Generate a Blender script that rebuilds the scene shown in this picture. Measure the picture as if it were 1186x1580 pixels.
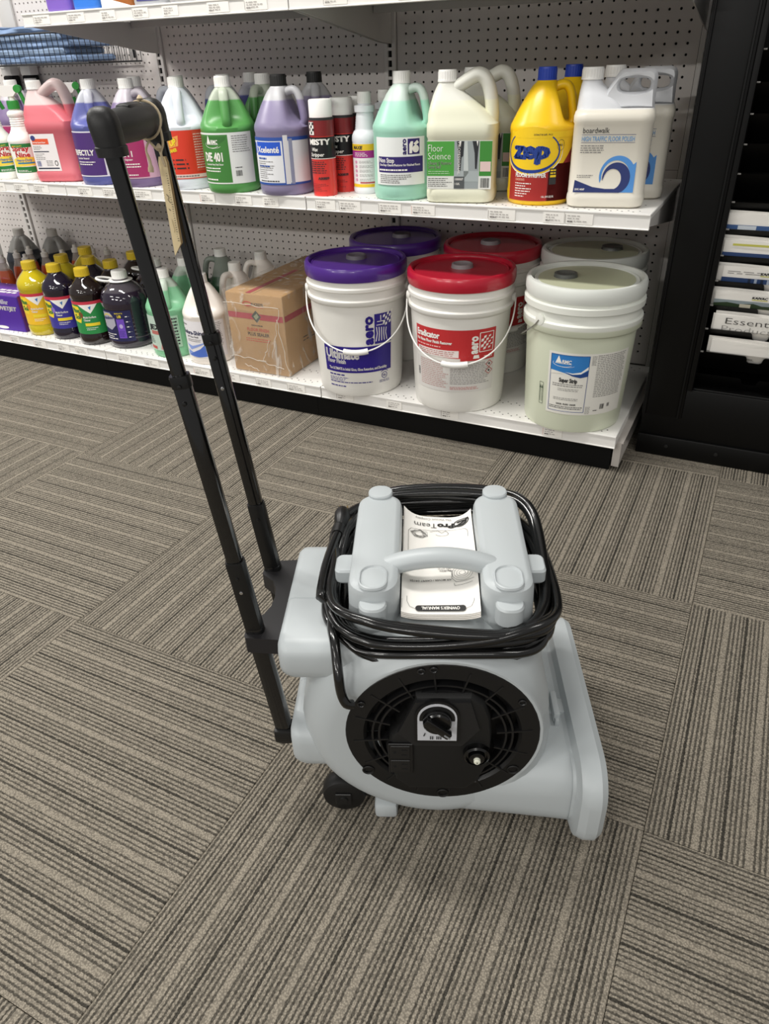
import bpy, bmesh, math, random
from mathutils import Vector, Matrix
for o in list(bpy.data.objects): bpy.data.objects.remove(o)
random.seed(7)
SC = bpy.context.scene
COL = SC.collection
PI = math.pi
S, Cc = math.sin, math.cos
def R(d): return math.radians(d)

# ------------------------------------------------------------------ camera
YAW, PITCH, ROLL, FPX = -0.48022, 0.56494, -0.03741, 1117.64
fw = Vector((S(YAW)*Cc(PITCH), Cc(YAW)*Cc(PITCH), -S(PITCH)))
r0 = Vector((Cc(YAW), -S(YAW), 0)); u0 = r0.cross(fw)
rr = r0*Cc(ROLL) + u0*S(ROLL); uu = -r0*S(ROLL) + u0*Cc(ROLL)
cam = bpy.data.objects.new('camera', bpy.data.cameras.new('camera'))
cam.data.sensor_fit = 'HORIZONTAL'; cam.data.sensor_width = 36.0
cam.data.lens = FPX/1186*36.0; cam.data.clip_start = 0.02
M = Matrix((rr, uu, -fw)).transposed().to_4x4(); M.translation = Vector((0.24098, -2.37582, 0.99571))
cam.matrix_world = M
COL.objects.link(cam); SC.camera = cam
# ------------------------------------------------------------------ world, lamps, exposure
w = bpy.data.worlds.new('store'); SC.world = w; w.use_nodes = True
w.node_tree.nodes['Background'].inputs[0].default_value = (1.0, 0.985, 0.96, 1)
w.node_tree.nodes['Background'].inputs[1].default_value = 0.31
def troffer_or_fill(x, y, e, sx=1.2, sy=0.28, z=2.75):
    l = bpy.data.lights.new('ceiling_troffer_or_fill', 'AREA'); l.shape = 'RECTANGLE'; l.size = sx; l.size_y = sy
    l.energy = e; l.color = (1.0, 0.975, 0.93)
    o = bpy.data.objects.new('ceiling_troffer_or_fill', l); o.location = (x, y, z); COL.objects.link(o)
troffer_or_fill(-1.15, -1.30, 47)
troffer_or_fill(-3.5, -1.30, 66)
troffer_or_fill(1.6, -1.30, 14)
troffer_or_fill(-1.15, -3.9, 20)  # row of three added as fill, unseen behind the camera
troffer_or_fill(-3.5, -3.9, 24)
troffer_or_fill(1.6, -3.9, 14)
troffer_or_fill(-1.15, -6.9, 125)  # far unseen row of three, added to brighten pegboard, labels and blower front
troffer_or_fill(-3.5, -6.9, 110)
troffer_or_fill(1.6, -6.9, 95)
SC.view_settings.view_transform = 'Standard'; SC.view_settings.look = 'None'
SC.view_settings.gamma = 1.0; SC.view_settings.use_curve_mapping = False
SC.view_settings.exposure = 0.05

# ------------------------------------------------------------------ materials
def lin(h):
    h = h.lstrip('#'); c = [int(h[i:i+2], 16)/255 for i in (0, 2, 4)]
    return tuple(x/12.92 if x <= .04045 else ((x+.055)/1.055)**2.4 for x in c) + (1,)
MATS = {}
def nm(m): return m.node_tree.nodes, m.node_tree.links
def mat(h, rough=.45, spec=.5, metal=0., coat=0., alpha=1., bump=0., bscale=400., var=0., name=None):
    key = (h, rough, spec, metal, coat, alpha, bump, bscale, var)
    if key in MATS: return MATS[key]
    m = bpy.data.materials.new(name or 'surface_' + h.strip('#')); m.use_nodes = True
    n, l = nm(m); b = n['Principled BSDF']
    b.inputs['Base Color'].default_value = lin(h); b.inputs['Roughness'].default_value = rough
    b.inputs['Specular IOR Level'].default_value = spec; b.inputs['Metallic'].default_value = metal
    b.inputs['Coat Weight'].default_value = coat; b.inputs['Coat Roughness'].default_value = .06
    b.inputs['Alpha'].default_value = alpha
    if bump or var:
        tc = n.new('ShaderNodeTexCoord'); no = n.new('ShaderNodeTexNoise'); no.inputs['Scale'].default_value = bscale
        no.inputs['Detail'].default_value = 3
        l.new(tc.outputs['Object'], no.inputs['Vector'])
        if bump:
            bp = n.new('ShaderNodeBump'); bp.inputs['Strength'].default_value = bump; bp.inputs['Distance'].default_value = .001
            l.new(no.outputs['Fac'], bp.inputs['Height']); l.new(bp.outputs['Normal'], b.inputs['Normal'])
        if var:
            mx = n.new('ShaderNodeMix'); mx.data_type = 'RGBA'; mx.blend_type = 'MULTIPLY'
            mr = n.new('ShaderNodeMapRange'); mr.inputs['From Min'].default_value = .3; mr.inputs['From Max'].default_value = .7
            mr.inputs['To Min'].default_value = 1-var; mr.inputs['To Max'].default_value = 1.0
            no2 = n.new('ShaderNodeTexNoise'); no2.inputs['Scale'].default_value = 9; no2.inputs['Detail'].default_value = 5
            l.new(tc.outputs['Object'], no2.inputs['Vector']); l.new(no2.outputs['Fac'], mr.inputs['Value'])
            mx.inputs['Factor'].default_value = 1; mx.inputs[6].default_value = lin(h)
            l.new(mr.outputs['Result'], mx.inputs[7]); l.new(mx.outputs[2], b.inputs['Base Color'])
    MATS[key] = m
    return m
def jug_mat(liq, empty, fill, alpha=.62, rough=.38, coat=0., soft=.002):
    """translucent bottle: liquid colour below the fill height, thin milky wall above it"""
    key = ('jug', liq, empty, fill, alpha, rough, coat)
    if key in MATS: return MATS[key]
    m = bpy.data.materials.new('filled_bottle_plastic'); m.use_nodes = True
    n, l = nm(m); b = n['Principled BSDF']
    b.inputs['Roughness'].default_value = rough; b.inputs['Coat Weight'].default_value = coat; b.inputs['Coat Roughness'].default_value = .04
    tc = n.new('ShaderNodeTexCoord'); sx = n.new('ShaderNodeSeparateXYZ'); l.new(tc.outputs['Object'], sx.inputs[0])
    mr = n.new('ShaderNodeMapRange'); mr.inputs['From Min'].default_value = fill-soft; mr.inputs['From Max'].default_value = fill+soft
    l.new(sx.outputs['Z'], mr.inputs['Value'])
    mx = n.new('ShaderNodeMix'); mx.data_type = 'RGBA'; mx.inputs[6].default_value = lin(liq); mx.inputs[7].default_value = lin(empty)
    l.new(mr.outputs['Result'], mx.inputs['Factor']); l.new(mx.outputs[2], b.inputs['Base Color'])
    ma = n.new('ShaderNodeMapRange'); ma.inputs['To Min'].default_value = 1.0; ma.inputs['To Max'].default_value = alpha
    l.new(mr.outputs['Result'], ma.inputs['Value']); l.new(ma.outputs['Result'], b.inputs['Alpha'])
    b.inputs['Subsurface Weight'].default_value = 0
    MATS[key] = m
    return m
def film_mat():
    if 'film' in MATS: return MATS['film']
    m = bpy.data.materials.new('stretch_film'); m.use_nodes = True
    n, l = nm(m); b = n['Principled BSDF']
    b.inputs['Base Color'].default_value = (.9, .88, .84, 1); b.inputs['Roughness'].default_value = .12
    b.inputs['Alpha'].default_value = .16; b.inputs['Coat Weight'].default_value = 1.0; b.inputs['Coat Roughness'].default_value = .05
    tc = n.new('ShaderNodeTexCoord'); no = n.new('ShaderNodeTexNoise'); no.inputs['Scale'].default_value = 22; no.inputs['Distortion'].default_value = 1.5
    mp = n.new('ShaderNodeMapping'); mp.inputs['Scale'].default_value = (1, 1, .35); l.new(tc.outputs['Object'], mp.inputs[0]); l.new(mp.outputs[0], no.inputs['Vector'])
    bp = n.new('ShaderNodeBump'); bp.inputs['Strength'].default_value = .9; bp.inputs['Distance'].default_value = .012
    l.new(no.outputs['Fac'], bp.inputs['Height']); l.new(bp.outputs['Normal'], b.inputs['Normal']); l.new(bp.outputs['Normal'], b.inputs['Coat Normal'])
    rp = n.new('ShaderNodeMapRange'); rp.inputs['From Min'].default_value = .56; rp.inputs['From Max'].default_value = .66
    rp.inputs['To Min'].default_value = .1; rp.inputs['To Max'].default_value = .42
    l.new(no.outputs['Fac'], rp.inputs['Value']); l.new(rp.outputs['Result'], b.inputs['Alpha'])
    MATS['film'] = m
    return m
def carpet_mat():
    m = bpy.data.materials.new('striped_loop_carpet'); m.use_nodes = True
    n, l = nm(m); b = n['Principled BSDF']; b.inputs['Roughness'].default_value = .95; b.inputs['Specular IOR Level'].default_value = .1
    tc = n.new('ShaderNodeTexCoord'); sp = n.new('ShaderNodeSeparateXYZ'); l.new(tc.outputs['Object'], sp.inputs[0])
    oi = n.new('ShaderNodeObjectInfo')
    def math_(op, a, c=None, d=None):
        k = n.new('ShaderNodeMath'); k.operation = op
        for i, v in enumerate((a, c, d)):
            if v is None: continue
            if isinstance(v, (int, float)): k.inputs[i].default_value = v
            else: l.new(v, k.inputs[i])
        return k.outputs[0]
    wob = n.new('ShaderNodeTexNoise'); wob.inputs['Scale'].default_value = 240; wob.inputs['Detail'].default_value = 2
    l.new(tc.outputs['Object'], wob.inputs['Vector'])
    y = math_('ADD', sp.outputs['Y'], math_('MULTIPLY', math_('SUBTRACT', wob.outputs['Fac'], .5), .0042))
    y = math_('ADD', y, math_('MULTIPLY', math_('FLOOR', math_('MULTIPLY', oi.outputs['Random'], 97.0)), .0724))
    P = .00724
    q = math_('ADD', math_('DIVIDE', y, P), 400.0); idx = math_('FLOOR', q); fr = math_('FRACT', q)
    grp = math_('MODULO', idx, 10.0)
    wn = n.new('ShaderNodeTexWhiteNoise'); wn.noise_dimensions = '1D'; l.new(idx, wn.inputs['W'])
    plain = math_('LESS_THAN', grp, .5)
    thick = math_('COMPARE', grp, 5.0, .4)
    wd = math_('ADD', math_('MULTIPLY', wn.outputs['Value'], .16), .30)
    wd = math_('ADD', wd, math_('MULTIPLY', thick, .18))
    wd = math_('MULTIPLY', wd, math_('SUBTRACT', 1.0, plain))
    edge = n.new('ShaderNodeMapRange'); edge.interpolation_type = 'SMOOTHSTEP'
    l.new(math_('SUBTRACT', wd, fr), edge.inputs['Value']); edge.inputs['From Min'].default_value = -.14; edge.inputs['From Max'].default_value = .10
    gcol = math_('ADD', math_('MULTIPLY', thick, .18), .80)
    groove = math_('MULTIPLY', math_('MULTIPLY', edge.outputs['Result'], math_('GREATER_THAN', wd, .02)), gcol)
    vo = n.new('ShaderNodeTexVoronoi'); vo.inputs['Scale'].default_value = 380
    l.new(tc.outputs['Object'], vo.inputs['Vector'])
    loop = n.new('ShaderNodeMapRange'); l.new(vo.outputs['Distance'], loop.inputs['Value']); loop.inputs['From Max'].default_value = .75
    loop.inputs['To Min'].default_value = 1.14; loop.inputs['To Max'].default_value = .50
    big = n.new('ShaderNodeTexNoise'); big.inputs['Scale'].default_value = 30; l.new(tc.outputs['Object'], big.inputs['Vector'])
    lightc = n.new('ShaderNodeMix'); lightc.data_type = 'RGBA'; lightc.inputs[6].default_value = lin('#958d80'); lightc.inputs[7].default_value = lin('#a59c8d')
    l.new(big.outputs['Fac'], lightc.inputs['Factor'])
    mx = n.new('ShaderNodeMix'); mx.data_type = 'RGBA'; l.new(groove, mx.inputs['Factor']); l.new(lightc.outputs[2], mx.inputs[6]); mx.inputs[7].default_value = lin('#45423c')
    mu = n.new('ShaderNodeMix'); mu.data_type = 'RGBA'; mu.blend_type = 'MULTIPLY'; mu.inputs['Factor'].default_value = 1
    l.new(mx.outputs[2], mu.inputs[6]); l.new(loop.outputs['Result'], mu.inputs[7]); l.new(mu.outputs[2], b.inputs['Base Color'])
    hgt = math_('SUBTRACT', math_('MULTIPLY', math_('SUBTRACT', 1.0, vo.outputs['Distance']), .5), groove)
    bp = n.new('ShaderNodeBump'); bp.inputs['Strength'].default_value = .7; bp.inputs['Distance'].default_value = .0022
    l.new(hgt, bp.inputs['Height']); l.new(bp.outputs['Normal'], b.inputs['Normal'])
    return m
WHITE_P = mat('#eeedea', .35)                  # white moulded plastic
CAPW = mat('#f1f0ec', .4)
STEELW = mat('#eceae6', .4, var=.04)
PEGM = mat('#d9d3cf', .5, bump=.25, bscale=900)
PEGL = mat('#dad6d2', .45)
BLK = mat('#050505', .35)
BLKG = mat('#060606', .22, coat=.25)
BLKR = mat('#0c0c0c', .55, bump=.15, bscale=1500)
GREY = mat('#b4babc', .42, bump=.05, bscale=1800)
DARK = mat('#1b1b1b', .8)
PAPER = mat('#f2efe9', .7)
INK = mat('#2a2a2c', .7); INKG = mat('#7c7a78', .7)
KRAFT = mat('#b08a5b', .8, bump=.1, bscale=300, var=.1)
CHROME = mat('#c9c9c9', .2, metal=1.)

# ------------------------------------------------------------------ object helpers
def tag(o, label=None, cat=None, group=None, kind=None):
    if label: o['label'] = label
    if cat: o['category'] = cat
    if group: o['group'] = group
    if kind: o['kind'] = kind
    return o
def thing(name, label, cat, loc=(0, 0, 0), rz=0., group=None):
    o = bpy.data.objects.new(name, None); o.empty_display_size = .05
    o.location = loc; o.rotation_euler = (0, 0, rz); COL.objects.link(o)
    return tag(o, label, cat, group)
def link_mesh(name, me, parent=None, loc=(0, 0, 0)):
    o = bpy.data.objects.new(name, me); o.location = loc
    if parent is not None: o.parent = parent
    COL.objects.link(o); return o
class G:
    """collects geometry for one mesh object"""
    def __init__(s): s.v = []; s.f = []
    def add(s, v, f):
        k = len(s.v); s.v += [tuple(p) for p in v]; s.f += [tuple(i+k for i in q) for q in f]; return s
    def bm(s, b):
        b.verts.index_update(); return s.add([v.co[:] for v in b.verts], [[v.index for v in f.verts] for f in b.faces])
    def build(s, name, m, parent=None, loc=(0, 0, 0), smooth=35, label=None):
        me = bpy.data.meshes.new(name); me.from_pydata(s.v, [], s.f); me.validate()
        b = bmesh.new(); b.from_mesh(me); bmesh.ops.recalc_face_normals(b, faces=b.faces); b.to_mesh(me); b.free()
        if smooth:
            me.polygons.foreach_set('use_smooth', [True]*len(me.polygons))
            try: me.set_sharp_from_angle(angle=R(smooth))
            except Exception: pass
        me.materials.append(m)
        o = link_mesh(name, me, parent, loc)
        if label: o['label'] = label
        return o
    def box(s, x0, y0, z0, x1, y1, z1, bev=0, seg=2, mtx=None):
        b = bmesh.new(); bmesh.ops.create_cube(b, size=1)
        for v in b.verts: v.co = Vector(((x0+x1)/2+v.co.x*(x1-x0), (y0+y1)/2+v.co.y*(y1-y0), (z0+z1)/2+v.co.z*(z1-z0)))
        if bev: bmesh.ops.bevel(b, geom=b.edges[:], offset=bev, segments=seg, affect='EDGES', profile=.5, clamp_overlap=True)
        if mtx: bmesh.ops.transform(b, matrix=mtx, verts=b.verts)
        s.bm(b); b.free(); return s
    def lathe(s, prof, seg=36, c=(0, 0, 0), mod=None, axis='z', close=True):
        v = []; f = []
        for (r, z) in prof:
            for k in range(seg):
                a = 2*PI*k/seg; q = r*(mod(a, z, r) if mod else 1)
                x, y = q*Cc(a), q*S(a)
                if axis == 'z': p = (x+c[0], y+c[1], z+c[2])
                elif axis == 'y': p = (x+c[0], z+c[1], y+c[2])
                else: p = (z+c[0], x+c[1], y+c[2])
                v.append(p)
        n = len(prof)
        for i in range(n-1):
            for k in range(seg):
                k2 = (k+1) % seg; f.append((i*seg+k, i*seg+k2, (i+1)*seg+k2, (i+1)*seg+k))
        if close:
            if prof[0][0] > 1e-5: f.append(tuple(range(seg)))
            if prof[-1][0] > 1e-5: f.append(tuple((n-1)*seg+k for k in range(seg)))
        return s.add(v, f)
    def tube(s, path, r, seg=10, closed=False, flat=1., caps=True, up=None):
        """sweep a circle (or ellipse: flat scales the second axis) along a path; r number or list"""
        P = [Vector(p) for p in path]; n = len(P); v = []; f = []; nrm = None
        for i in range(n):
            if closed: t = (P[(i+1) % n]-P[i-1])
            else: t = P[min(i+1, n-1)]-P[max(i-1, 0)]
            t.normalize()
            if nrm is None:
                nrm = Vector(up) if up else (Vector((0, 0, 1)) if abs(t.z) < .9 else Vector((1, 0, 0)))
            nrm = nrm - t*nrm.dot(t)
            if nrm.length < 1e-6: nrm = t.orthogonal()
            nrm.normalize(); bi = t.cross(nrm)
            ri = r[i] if isinstance(r, (list, tuple)) else r
            for k in range(seg):
                a = 2*PI*k/seg; v.append(P[i]+nrm*(ri*Cc(a))+bi*(ri*flat*S(a)))
        for i in range(n if closed else n-1):
            j = (i+1) % n
            for k in range(seg):
                k2 = (k+1) % seg; f.append((i*seg+k, i*seg+k2, j*seg+k2, j*seg+k))
        if caps and not closed: f.append(tuple(range(seg))); f.append(tuple((n-1)*seg+k for k in range(seg)))
        return s.add(v, f)
    def loft(s, secs, caps=True):
        n = len(secs[0]); v = []; f = []
        for q in secs: v += q
        for i in range(len(secs)-1):
            for k in range(n):
                k2 = (k+1) % n; f.append((i*n+k, i*n+k2, (i+1)*n+k2, (i+1)*n+k))
        if caps: f.append(tuple(range(n))); f.append(tuple((len(secs)-1)*n+k for k in range(n)))
        return s.add(v, f)
    def prism(s, pts, fn, d0, d1):
        """2D outline pts extruded from depth d0 to d1; fn(u,v,d)->xyz"""
        n = len(pts); v = [fn(p[0], p[1], d0) for p in pts]+[fn(p[0], p[1], d1) for p in pts]
        f = [tuple(range(n)), tuple(range(n, 2*n))]+[(k, (k+1) % n, n+(k+1) % n, n+k) for k in range(n)]
        return s.add(v, f)
def rrect(w, d, r, n=5, cx=0., cy=0.):
    r = min(r, w/2-1e-4, d/2-1e-4); out = []
    for (sx, sy, a0) in ((1, 1, 0), (-1, 1, 90), (-1, -1, 180), (1, -1, 270)):
        for k in range(n+1):
            a = R(a0+90*k/n); out.append((cx+sx*(w/2-r)+r*Cc(a), cy+sy*(d/2-r)+r*S(a)))
    return out
def smooth_path(pts, n=6, closed=False):
    P = [Vector(p) for p in pts]; m = len(P); out = []
    for i in range(m if closed else m-1):
        g = (lambda k: P[k % m]) if closed else (lambda k: P[max(0, min(m-1, k))])
        a, b, c, d = g(i-1), g(i), g(i+1), g(i+2)
        for k in range(n):
            t = k/n
            out.append(.5*((2*b)+(c-a)*t+(2*a-5*b+4*c-d)*t*t+(3*b-a-3*c+d)*t**3))
    if not closed: out.append(P[-1])
    return out
def copy_tree(o, parent=None):
    c = o.copy(); COL.objects.link(c)
    if parent is not None: c.parent = parent
    for ch in list(o.children): copy_tree(ch, c)
    return c
def dup(root, loc, rz, label, group=None):
    c = copy_tree(root); c.location = loc; c.rotation_euler = (0, 0, rz); c['label'] = label
    if group: c['group'] = group
    return c

# ------------------------------------------------------------------ printed matter
TXT = {}
def text_geo(s, bold):
    key = (s, bold)
    if key not in TXT:
        cu = bpy.data.curves.new('t', 'FONT'); cu.body = s; cu.size = 1; cu.resolution_u = 2; cu.offset = bold
        o = bpy.data.objects.new('t', cu); me = o.to_mesh()
        v = [(p.co.x, p.co.y) for p in me.vertices]; f = [tuple(p.vertices) for p in me.polygons]
        o.to_mesh_clear(); bpy.data.objects.remove(o); bpy.data.curves.remove(cu); TXT[key] = (v, f)
    return TXT[key]
class Lab:
    """flat print in label coordinates (u right, v up, metres), laid on a surface by mapf(u, v, off)"""
    def __init__(s, mapf, step=None): s.mapf = mapf; s.step = step; s.d = {}; s.order = []
    def _g(s, m, layer):
        k = (m.name, layer)
        if k not in s.d: s.d[k] = (m, layer, G()); s.order.append(k)
        return s.d[k][2]
    def poly(s, pts, m, layer=1): s._g(m, layer).add([(p[0], p[1], 0) for p in pts], [tuple(range(len(pts)))]); return s
    def rect(s, u0, v0, u1, v1, m, layer=1): return s.poly([(u0, v0), (u1, v0), (u1, v1), (u0, v1)], m, layer)
    def ell(s, cu, cv, ru, rv, m, layer=1, n=28, a0=0, a1=360): return s.poly([(cu+ru*Cc(R(a0+(a1-a0)*k/n)), cv+rv*S(R(a0+(a1-a0)*k/n))) for k in range(n if a1-a0 == 360 else n+1)], m, layer)
    def ring(s, cu, cv, ru, rv, t, m, layer=1, a0=0, a1=360, n=30, t1=None):
        g = s._g(m, layer); v = []; f = []
        for k in range(n+1):
            a = R(a0+(a1-a0)*k/n); tt = t if t1 is None else t+(t1-t)*abs(2*k/n-1)
            v += [(cu+ru*Cc(a), cv+rv*S(a), 0), (cu+(ru-tt)*Cc(a), cv+(rv-tt)*S(a), 0)]
        f = [(2*k, 2*k+2, 2*k+3, 2*k+1) for k in range(n)]
        g.add(v, f); return s
    def line(s, pts, wd, m, layer=1):
        for a, b in zip(pts, pts[1:]):
            a = Vector((a[0], a[1])); b = Vector((b[0], b[1])); t = b-a
            if t.length < 1e-6: continue
            t.normalize(); p = Vector((-t.y, t.x))*wd/2
            s.poly([a-p, b-p, b+p, a+p], m, layer)
        return s
    def text(s, t, u, v, h, m, layer=2, w=None, bold=.02, rot=0., al='l', shear=0.):
        vv, ff = text_geo(t, min(bold, .018))
        if not vv: return s
        xs = [p[0] for p in vv]; x0 = min(xs); x1 = max(xs); k = h/.729
        sx = k if w is None else w/(x1-x0); W = (x1-x0)*sx; du = {'l': 0, 'c': -W/2, 'r': -W}[al]
        c, q = Cc(rot), S(rot); out = []
        for (x, y) in vv:
            a = (x-x0)*sx+du+shear*y*k; b = y*k; out.append((u+a*c-b*q, v+a*q+b*c, 0))
        g = s._g(m, layer); g.add(out, ff)
        if bold > .03:
            e = (bold-.018)*k
            e2 = (bold-.018)*sx
            for du_, dv_ in ((e2, 0), (-e2, 0), (0, e*.6), (0, -e*.6)): g.add([(p[0]+du_, p[1]+dv_, 0) for p in out], ff)
        return s
    def lines(s, u0, v0, u1, v1, n, m, layer=2, fill=.55, rag=.35, seed=1, word=.011):
        rd = random.Random(seed); hh = (v1-v0)/n
        for i in range(n):
            y = v1-(i+1)*hh+hh*(1-fill)/2; x = u0; end = u1-(u1-u0)*rag*rd.random()
            while x < end:
                wl = min(word*(.4+rd.random()), end-x)
                if wl > .0008: s.rect(x, y, x+wl, y+hh*fill, m, layer)
                x += wl+word*.22
        return s
    def bars(s, u0, v0, u1, v1, m, layer=2, n=14, seed=3, vert=True):
        rd = random.Random(seed); x = 0.; ws = [(.4+rd.random()) for _ in range(2*n)]; tot = sum(ws)
        for i, q in enumerate(ws):
            if i % 2 == 0:
                a, b = x/tot, (x+q)/tot
                if vert: s.rect(u0+(u1-u0)*a, v0, u0+(u1-u0)*b, v1, m, layer)
                else: s.rect(u0, v0+(v1-v0)*a, u1, v0+(v1-v0)*b, m, layer)
            x += q
        return s
    def finish(s, parent, base_name='label', names='lettering', baselabel=None, flat=False):
        base = None
        for k in sorted(s.order, key=lambda q: q[1]):
            m, layer, g = s.d[k]
            b = bmesh.new(); me = bpy.data.meshes.new('p'); me.from_pydata(g.v, [], g.f); b.from_mesh(me); bpy.data.meshes.remove(me)
            if s.step:
                us = [v.co.x for v in b.verts]; a = math.floor(min(us)/s.step)*s.step
                while a < max(us):
                    if a > min(us)+1e-6: bmesh.ops.bisect_plane(b, geom=b.verts[:]+b.edges[:]+b.faces[:], plane_co=(a, 0, 0), plane_no=(1, 0, 0), dist=1e-7)
                    a += s.step
            for v in b.verts: v.co = Vector(s.mapf(v.co.x, v.co.y, .0005+.00022*layer))
            nmx = base_name if base is None else names
            me = bpy.data.meshes.new(nmx); b.to_mesh(me); b.free(); me.materials.append(m)
            o = link_mesh(nmx, me, parent if base is None or flat else base)
            if base is None:
                base = o
                if baselabel: o['label'] = baselabel
        return base
def cyl(Rr, taper=0., cx=0., cy=0.):
    """front (-y) of a vertical cylinder or cone"""
    def f(u, v, off):
        a = u/Rr; q = Rr+taper*v+off; return (cx+q*S(a), cy-q*Cc(a), v)
    return f
def front(y, cx=0., z=0.): return lambda u, v, off: (cx+u, y-off, z+v)
def side(x, cy=0., z=0.): return lambda u, v, off: (x+off, cy+u, z+v)
def upw(z): return lambda u, v, off: (u, v, z+off)

# ================================================================== SETTING
ZB, ZM, ZT = .11234, .66807, 1.1221
W = .9144
YB = -.5605
# floor of striped carpet tiles laid quarter-turned
fl = tag(G().box(-4.2, -3.2, -.03, 1.8, 1.0, -.007).build('floor', mat('#3a3733', .95)), kind='structure')
CARPET = carpet_mat()
TS = .57935
tile_me = None
for i in range(-4, 5):
    for j in range(-2, 4):
        cx, cy = -1.47046+(i+.5)*TS, -1.04604-(j+.5)*TS
        if tile_me is None:
            h = TS/2-.0004
            o = G().box(-h, -h, -.007, h, h, 0, bev=.0012, seg=1).build('carpet_tile', CARPET, fl); tile_me = o.data
        else: o = link_mesh('carpet_tile', tile_me, fl)
        o.location = (cx, cy, 0); o.rotation_euler = (0, 0, 0 if (i+j) % 2 == 0 else PI/2)
tag(G().box(-4.2, .42, -.007, 1.8, .5, 2.9).build('wall_back', mat('#8d8984', .8)), kind='structure')

# ================================================================== GONDOLA FRAME
gon = thing('gondola_frame', 'grey pegboard shelving run with slotted uprights and black kick plates along the aisle', 'shelving', (0, 0, 0))
def pegpanel(x0, x1, z0, z1, hp, name='pegboard_panel', zr=0.):
    """perforated panel: every cell carries a real octagonal hole"""
    vp = .0254; n = int((x1-x0-.028)/hp); xm = (x0+x1)/2; xs = xm-n*hp/2; g = G()
    kz0 = math.ceil((z0+.012-zr)/vp); kz1 = math.floor((z1-.012-zr)/vp); zs = zr+kz0*vp; m = kz1-kz0
    for i in range(n):
        for k in range(m):
            cx, cz = xs+(i+.5)*hp, zs+(k+.5)*vp; a, b = hp/2, vp/2; r = .0035
            out = [(a, 0), (a, b), (0, b), (-a, b), (-a, 0), (-a, -b), (0, -b), (a, -b)]
            v = [(cx+p, 0, cz+q) for p, q in out]+[(cx+r*Cc(R(45*t)), 0, cz+r*S(R(45*t))) for t in range(8)]
            v += [(cx+r*Cc(R(45*t)), .004, cz+r*S(R(45*t))) for t in range(8)]
            g.add(v, [(t, (t+1) % 8, 8+(t+1) % 8, 8+t) for t in range(8)]+[(8+t, 8+(t+1) % 8, 16+(t+1) % 8, 16+t) for t in range(8)])
    X1, Z1 = xs+n*hp, zs+m*vp
    for (a, b, c, d) in ((x0, z0, xs, z1), (X1, z0, x1, z1), (xs, z0, X1, zs), (xs, Z1, X1, z1)):
        g.add([(a, 0, b), (c, 0, b), (c, 0, d), (a, 0, d)], [(0, 1, 2, 3)])
    return g.build(name, PEGM, gon, (0, 0, 0), smooth=0)
G().box(-3*W-.25, .012, ZB, 0.02, .02, 1.62).build('back_board', DARK, gon)
ZR = 1.06746-.0127
pegpanel(-W+.022, -.022, ZB, ZM+.02, .0290, zr=ZR); pegpanel(-W+.022, -.022, ZM+.021, 1.42, .0290, zr=ZR)
pegpanel(-2*W+.022, -W-.022, ZB, ZM+.02, .0262, zr=ZR); pegpanel(-2*W+.022, -W-.022, ZM+.021, 1.42, .0262, zr=ZR)
pegpanel(-3*W+.022, -2*W-.022, ZB, ZM+.02, .0262, zr=ZR); pegpanel(-3*W+.022, -2*W-.022, ZM+.021, 1.42, .0224, zr=ZR)
pegpanel(-3*W-.24, -3*W-.022, ZB, 1.42, .0224, zr=ZR)
def upright(x, name='slotted_upright'):
    g = G()
    zt = 1.45; g.box(x-.020, -.010, .0, x-.0065, .012, zt, .0015, 1); g.box(x+.0065, -.010, 0, x+.020, .012, zt, .0015, 1)
    z = ZR+.0127-.60
    k0 = -40
    for k in range(-40, 17):
        zc = ZR+.0127+k*.0254
        if zc < .06 or zc > zt-.02: continue
        g.box(x-.0066, -.009, zc+.0085, x+.0066, .010, zc+.0169, 0)      # web between slots
    o = g.build(name, PEGL, gon, smooth=0)
    G().box(x-.006, -.002, .05, x+.006, .011, 1.43).build('slot_backing', mat('#0b0b0b', .9), o)
    return o
for k in range(4): upright(-k*W if k else -.0)
G().box(-3*W+.165, -.012, 1.06, -3*W+.24, .0, 1.43, .004).build('panel_channel', mat('#cfccc8', .4), gon, label='pale vertical channel on the pegboard')
for k in range(3):      # black kick plates under the base shelves
    x1 = -k*W-.012-(.018 if k else 0); G().box(-(k+1)*W-.030, YB+.022, 0, x1-.0, YB+.030, ZB-.0365, .001, 1).build('kick_plate', mat('#040404', .6, spec=.2), gon)
G().box(-3*W-.25, YB+.022, 0, -3*W-.032, YB+.030, ZB-.0365).build('kick_plate', mat('#040404', .6, spec=.2), gon)
G().box(-3*W, -.53, .0, -.014, -.524, ZB-.03).build('base_riser', mat('#0a0a0a', .7), gon)
# base foot with adjusting channel on the open right end
bf = G(); bf.box(-.008, -.535, .012, -.002, -.02, ZB-.012); bf.box(-.002, -.535, .012, .011, -.05, .016); bf.box(-.002, -.535, ZB-.03, .016, -.05, ZB-.026)
bf.box(-.002, -.536, .012, .012, -.533, ZB-.028)
bf.build('base_foot', mat('#b9b3ad', .45), gon)

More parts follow.
